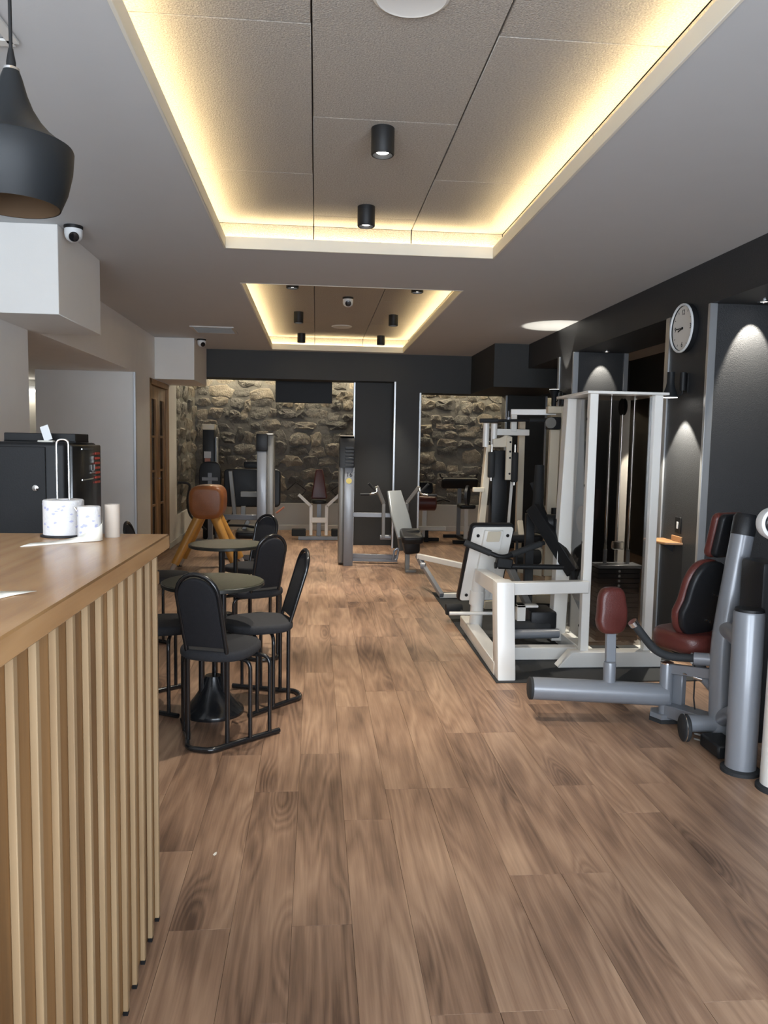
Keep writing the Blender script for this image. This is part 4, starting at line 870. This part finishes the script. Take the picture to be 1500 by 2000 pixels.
part(t, 'seat_post', B(O).bar((1.105, 9.06, .0), (1.105, 9.08, .36), .055, .05, (0, 1, 0)).bar((1.07, 8.96, .015), (1.20, 8.96, .015), .05, .03), 'grey_dark')
for sx, pts in ((0, [(.738, 9.30, 1.0), (.832, 9.32, .79), (.835, 9.34, .37)]), (1, [(1.265, 9.30, 1.0), (1.125, 9.36, .80), (1.115, 9.42, .40)])):
    a = part(t, 'press_lever', B(O).bar(pts[0], pts[1], .04, .045).bar(pts[1], pts[2], .04, .045), 'grey_dark')
    d_ = -1 if sx == 0 else 1; x0 = pts[0][0]
    part(t, 'handle', B(O).tube([(x0, 9.27, .98), (x0 + d_ * .0, 9.22, .925), (x0 + d_ * .10, 9.2, .905)], .012, 10, fil=.03), 'chrome', None, a)
    part(t, 'grip', B(O).tube([(x0 + d_ * .09, 9.2, .907), (x0 + d_ * .20, 9.19, .905)], .016, 10).tube([(x0 + d_ * .01, 9.25, .94), (x0 + d_ * .10, 9.22, 1.04)], .016, 10), 'rubber', None, a)
part(t, 'counterweight', B(O).cyl((.80, 9.36, .37), (.93, 9.36, .37), .03, 16), 'grey_metal')
part(t, 'chain_link', B(O).tube([(.95, 9.26, .10), (.97, 9.26, .23), (1.02, 9.26, .25), (1.0, 9.26, .11)], .014, 8, fil=.03, closed=True), 'grey_metal')

# ---------------- hip machine against the stone wall
t = thing('hip_machine', 'white Y-armed hip machine with narrow dark red backrest before the stone wall', 'gym machine', (.06, 12.1, 0)); O = t.location
part(t, 'backrest', B(O).plate([(-.045, .47), (.045, .47), (.062, .44), (.125, .03), (.115, 0), (-.115, 0), (-.125, .03), (-.062, .44)], .08, (.06, 12.25, .63), (1, 0, 0), (0, .12, 1), .02, 3), 'red', 'tapering dark red backrest')
part(t, 'seat', B(O).plate(sell(.24, .28, 3, 24), .07, (.06, 12.12, .60), (1, 0, 0), (0, 1, 0), .025, 3), 'vinyl')
part(t, 'seat_post', B(O).bar((.06, 12.15, .05), (.06, 12.15, .58), .07, .06, (0, 1, 0)), 'grey_metal')
for s in (-1, 1):
    x = .055
    part(t, 'leg_arm', B(O).bar((x + s * .315, 11.95, .715), (x + s * .122, 11.95, .535), .045, .045).bar((x + s * .122, 11.95, .55), (x + s * .118, 11.95, .08), .05, .045, (0, 1, 0)), 'white_metal')
    part(t, 'side_handle', B(O).tube([(x + s * .50, 12.2, .765), (x + s * .36, 12.2, .895), (x + s * .20, 12.2, .765), (x + s * .30, 12.2, .66)], .009, 8), 'black')
    part(t, 'foot_pad', B(O).box((x + s * .20, 12.02, .055), (x + s * .42, 12.16, .165), .01), 'rubber')
part(t, 'base', B(O).bar((-.26, 12.0, .03), (.37, 12.0, .03), .07, .055).bar((.06, 11.98, .03), (.06, 12.5, .03), .08, .055), 'grey_metal')
part(t, 'cross_link', B(O).bar((-.06, 11.93, .32), (.18, 11.93, .32), .03, .08), 'white_metal')

# ---------------- leg press with big black pad
t = thing('leg_press_machine', 'grey leg press machine with broad black pad behind the farther table', 'gym machine', (-.8, 9.8, 0)); O = t.location
part(t, 'post', B(O).box((-.712, 9.46, 0), (-.598, 9.60, 1.40), .008, 2), 'grey_metal')
part(t, 'post_shroud', B(O).box((-.60, 9.52, .02), (-.512, 9.86, 1.60), .02, 2), 'grey_dark')
cp = part(t, 'post_cap', B(O).box((-.722, 9.45, 1.40), (-.585, 9.62, 1.612), .012, 2), 'vinyl')
part(t, 'cap_lid', B(O).box((-.60, 9.46, 1.60), (-.52, 9.6, 1.618), .004), 'white_metal', None, cp)
part(t, 'foot_board', B(O).plate(rrect(.74, .50, .06), .07, (-.83, 10.24, .905), (1, 0, 0), (0, .05, 1), .02, 3), 'vinyl', 'broad black padded board')
part(t, 'frame_bar', B(O).bar((-1.10, 10.10, 1.13), (-1.04, 10.10, .52), .05, .05, (0, 1, 0)).bar((-.97, 10.12, .83), (-.66, 10.12, .83), .05, .07), 'grey_dark')
part(t, 'headrest', B(O).plate(rrect(.22, .10, .03), .05, (-.84, 10.34, 1.21), (1, 0, 0), (0, .1, 1), .015, 2), 'vinyl')
part(t, 'main_beam', B(O).bar((-1.25, 10.0, .54), (-.66, 10.0, .54), .06, .065).bar((-1.22, 10.0, .04), (-.55, 9.7, .04), .07, .06).bar((-.655, 9.55, .04), (-.655, 10.35, .04), .07, .06), 'grey_metal')
part(t, 'strut', B(O).bar((-.86, 10.02, .50), (-1.10, 9.98, .06), .05, .05).bar((-.93, 10.05, .68), (-.93, 10.05, .50), .06, .05), 'grey_dark')
part(t, 'seat', B(O).plate(rrect(.36, .34, .05), .09, (-.83, 9.95, .34), (1, 0, 0), (0, 1, .1), .03, 3), 'vinyl')
part(t, 'safety_lever', B(O).tube([(-.50, 9.98, .60), (-.40, 9.96, .68)], .012, 8), 'sticker_red', 'red safety lever')
part(t, 'seat_rail', B(O).tube([(-1.15, 9.92, .44), (-.9, 9.92, .44), (-.78, 9.92, .42)], .016, 8), 'black')

# ---------------- seated machine in the far left corner
t = thing('seated_machine', 'black and grey seated machine with curved black bars in the far left corner', 'gym machine', (-1.55, 11.7, 0)); O = t.location
part(t, 'tower', B(O).box((-1.73, 12.0, 0), (-1.55, 12.24, 1.70), .02, 2), 'vinyl')
part(t, 'tower_side', B(O).box((-1.548, 12.03, .02), (-1.515, 12.22, 1.58), .01), 'grey_metal')
part(t, 'tower_cap', B(O).plate([(-.10, 0), (.10, 0), (.085, -.09), (-.085, -.09)], .20, (-1.64, 12.10, 1.775), (1, 0, 0), (0, 0, 1), .01, 2), 'cream_metal')
part(t, 'white_sticker', B(O).box((-1.705, 11.994, 1.255), (-1.60, 12.0, 1.355)), 'sticker_white'); part(t, 'red_sticker', B(O).box((-1.695, 11.994, 1.165), (-1.61, 12.0, 1.25)), 'sticker_red')
part(t, 'seat_back', B(O).plate(sell(.33, .46, 3.4, 30), .06, (-1.545, 11.5, .985), (1, 0, 0), (0, .06, 1), .02, 3), 'vinyl')
part(t, 'seat_bracket', B(O).box((-1.575, 11.45, .80), (-1.515, 11.468, 1.05), .003).box((-1.66, 11.445, .935), (-1.43, 11.462, .985), .003), 'grey_metal')
part(t, 'seat', B(O).plate(sell(.32, .34, 3, 24), .08, (-1.545, 11.62, .62), (1, 0, 0), (0, 1, 0), .025, 3), 'vinyl')
part(t, 'seat_post', B(O).bar((-1.545, 11.5, .0), (-1.545, 11.5, .90), .07, .05, (0, 1, 0)), 'grey_metal')
part(t, 'base', B(O).bar((-1.85, 11.4, .04), (-1.15, 11.4, .04), .07, .06).bar((-1.545, 11.3, .04), (-1.60, 12.1, .04), .08, .06), 'grey_metal')
for s in (-1, 1):
    part(t, 'curved_bar', B(O).tube([(-1.49 + s * .44, 11.0, .925), (-1.49 + s * .26, 11.02, .92), (-1.49 + s * .33, 11.1, .68), (-1.49 + s * .31, 11.2, .44), (-1.49 + s * .10, 11.35, .22)], .017, 10, fil=.09, fs=6), 'rubber')

# ---------------- leather gym buck
t = thing('gym_buck', 'old gym buck with tan leather body and ochre wooden legs', 'gym buck', (-1.235, 9.05, 0)); O = t.location
prof = []
for i in range(40):
    a = 2 * math.pi * i / 40; c, q = math.cos(a), math.sin(a); w = .198 - .030 * (q < 0) * abs(q)
    prof.append((math.copysign(abs(c) ** .5, c) * w, .815 - 0 + math.copysign(abs(q) ** (.62 if q > 0 else .5), q) * .192))
part(t, 'body', B(O).plate(prof, .44, (-1.235, 9.02, 0), (1, 0, 0), (0, 0, 1), .055, 5), 'leather', 'rounded tan leather body')
for sx in (-1, 1):
    for y in (8.90, 9.16):
        d_ = -1 if y < 9.1 else 1
        tp, bt = Vector((-1.235 + sx * .085, y, .66)), Vector((-1.235 + sx * .335, y + d_ * .16, .12))
        lg = part(t, 'leg', B(O).tube([tp, bt], [.056, .046], 16), 'yellow', 'ochre wooden leg')
        e = bt + (bt - tp).normalized() * .13
        part(t, 'leg_extension', B(O).tube([bt + (tp - bt) * .05, e], [.026, .024], 12), 'card', None, lg)
        part(t, 'leg_tip', B(O).lathe([(.03, 0), (.03, .03), (.022, .035), (0, .035)], (e.x, e.y, 0), seg=14), 'rubber', None, lg)

# ---------------- machines in the far right bay
t = thing('curl_bench', 'black preacher curl bench before the stone wall in the right bay', 'gym bench', (2.33, 12.3, 0)); O = t.location
part(t, 'arm_pad', B(O).plate(rrect(.60, .19, .05), .07, (2.33, 12.3, .905), (1, 0, 0), (0, -.5, .85), .025, 3), 'vinyl')
part(t, 'bar_rest', B(O).tube([(2.02, 12.42, 1.05), (2.04, 12.40, .99), (2.62, 12.40, .99), (2.64, 12.42, 1.05)], .012, 8, fil=.02), 'black')
part(t, 'upright', B(O).bar((2.335, 12.36, .05), (2.335, 12.34, .86), .06, .06, (0, 1, 0)), 'grey_metal')
part(t, 'seat', B(O).plate(rrect(.26, .30, .05), .07, (2.36, 11.85, .57), (1, 0, 0), (0, 1, 0), .025, 3), 'vinyl')
part(t, 'seat_post', B(O).bar((2.36, 11.85, .05), (2.36, 11.85, .54), .06, .05, (0, 1, 0)), 'white_metal')
part(t, 'base', B(O).bar((2.34, 11.65, .03), (2.34, 12.45, .03), .07, .05).bar((2.12, 11.65, .03), (2.56, 11.65, .03), .06, .05).bar((2.10, 12.42, .03), (2.56, 12.42, .03), .06, .05), 'black')
t = thing('roller_machine', 'dark red roller machine with white beam half hidden by the dark pier', 'gym machine', (1.78, 12.0, 0)); O = t.location
part(t, 'roller', B(O).lathe([(0, 0), (.10, 0), (.12, .02), (.12, .30), (.10, .32), (0, .32)], (1.58, 12.0, .60), (1, 0, 0), 24), 'red', 'dark red roller cushion')
part(t, 'top_pad', B(O).plate(rrect(.32, .20, .05), .08, (1.70, 12.1, .83), (1, 0, 0), (0, .3, 1), .025, 3), 'vinyl')
part(t, 'post', B(O).bar((1.73, 12.06, .05), (1.73, 12.08, .80), .07, .06, (0, 1, 0)), 'white_metal')
part(t, 'beam', B(O).bar((1.52, 11.88, .21), (2.05, 11.9, .21), .05, .06), 'white_metal')
part(t, 'base', B(O).bar((1.56, 11.95, .03), (1.95, 11.95, .03), .07, .05).bar((1.73, 11.8, .03), (1.73, 12.3, .03), .07, .05).bar((1.75, 11.9, .05), (1.75, 11.9, .20), .05, .05, (0, 1, 0)), 'black')
part(t, 'handle', B(O).tube([(1.90, 12.05, .62), (2.02, 12.0, .66), (2.12, 11.98, .63)], .013, 8), 'black')
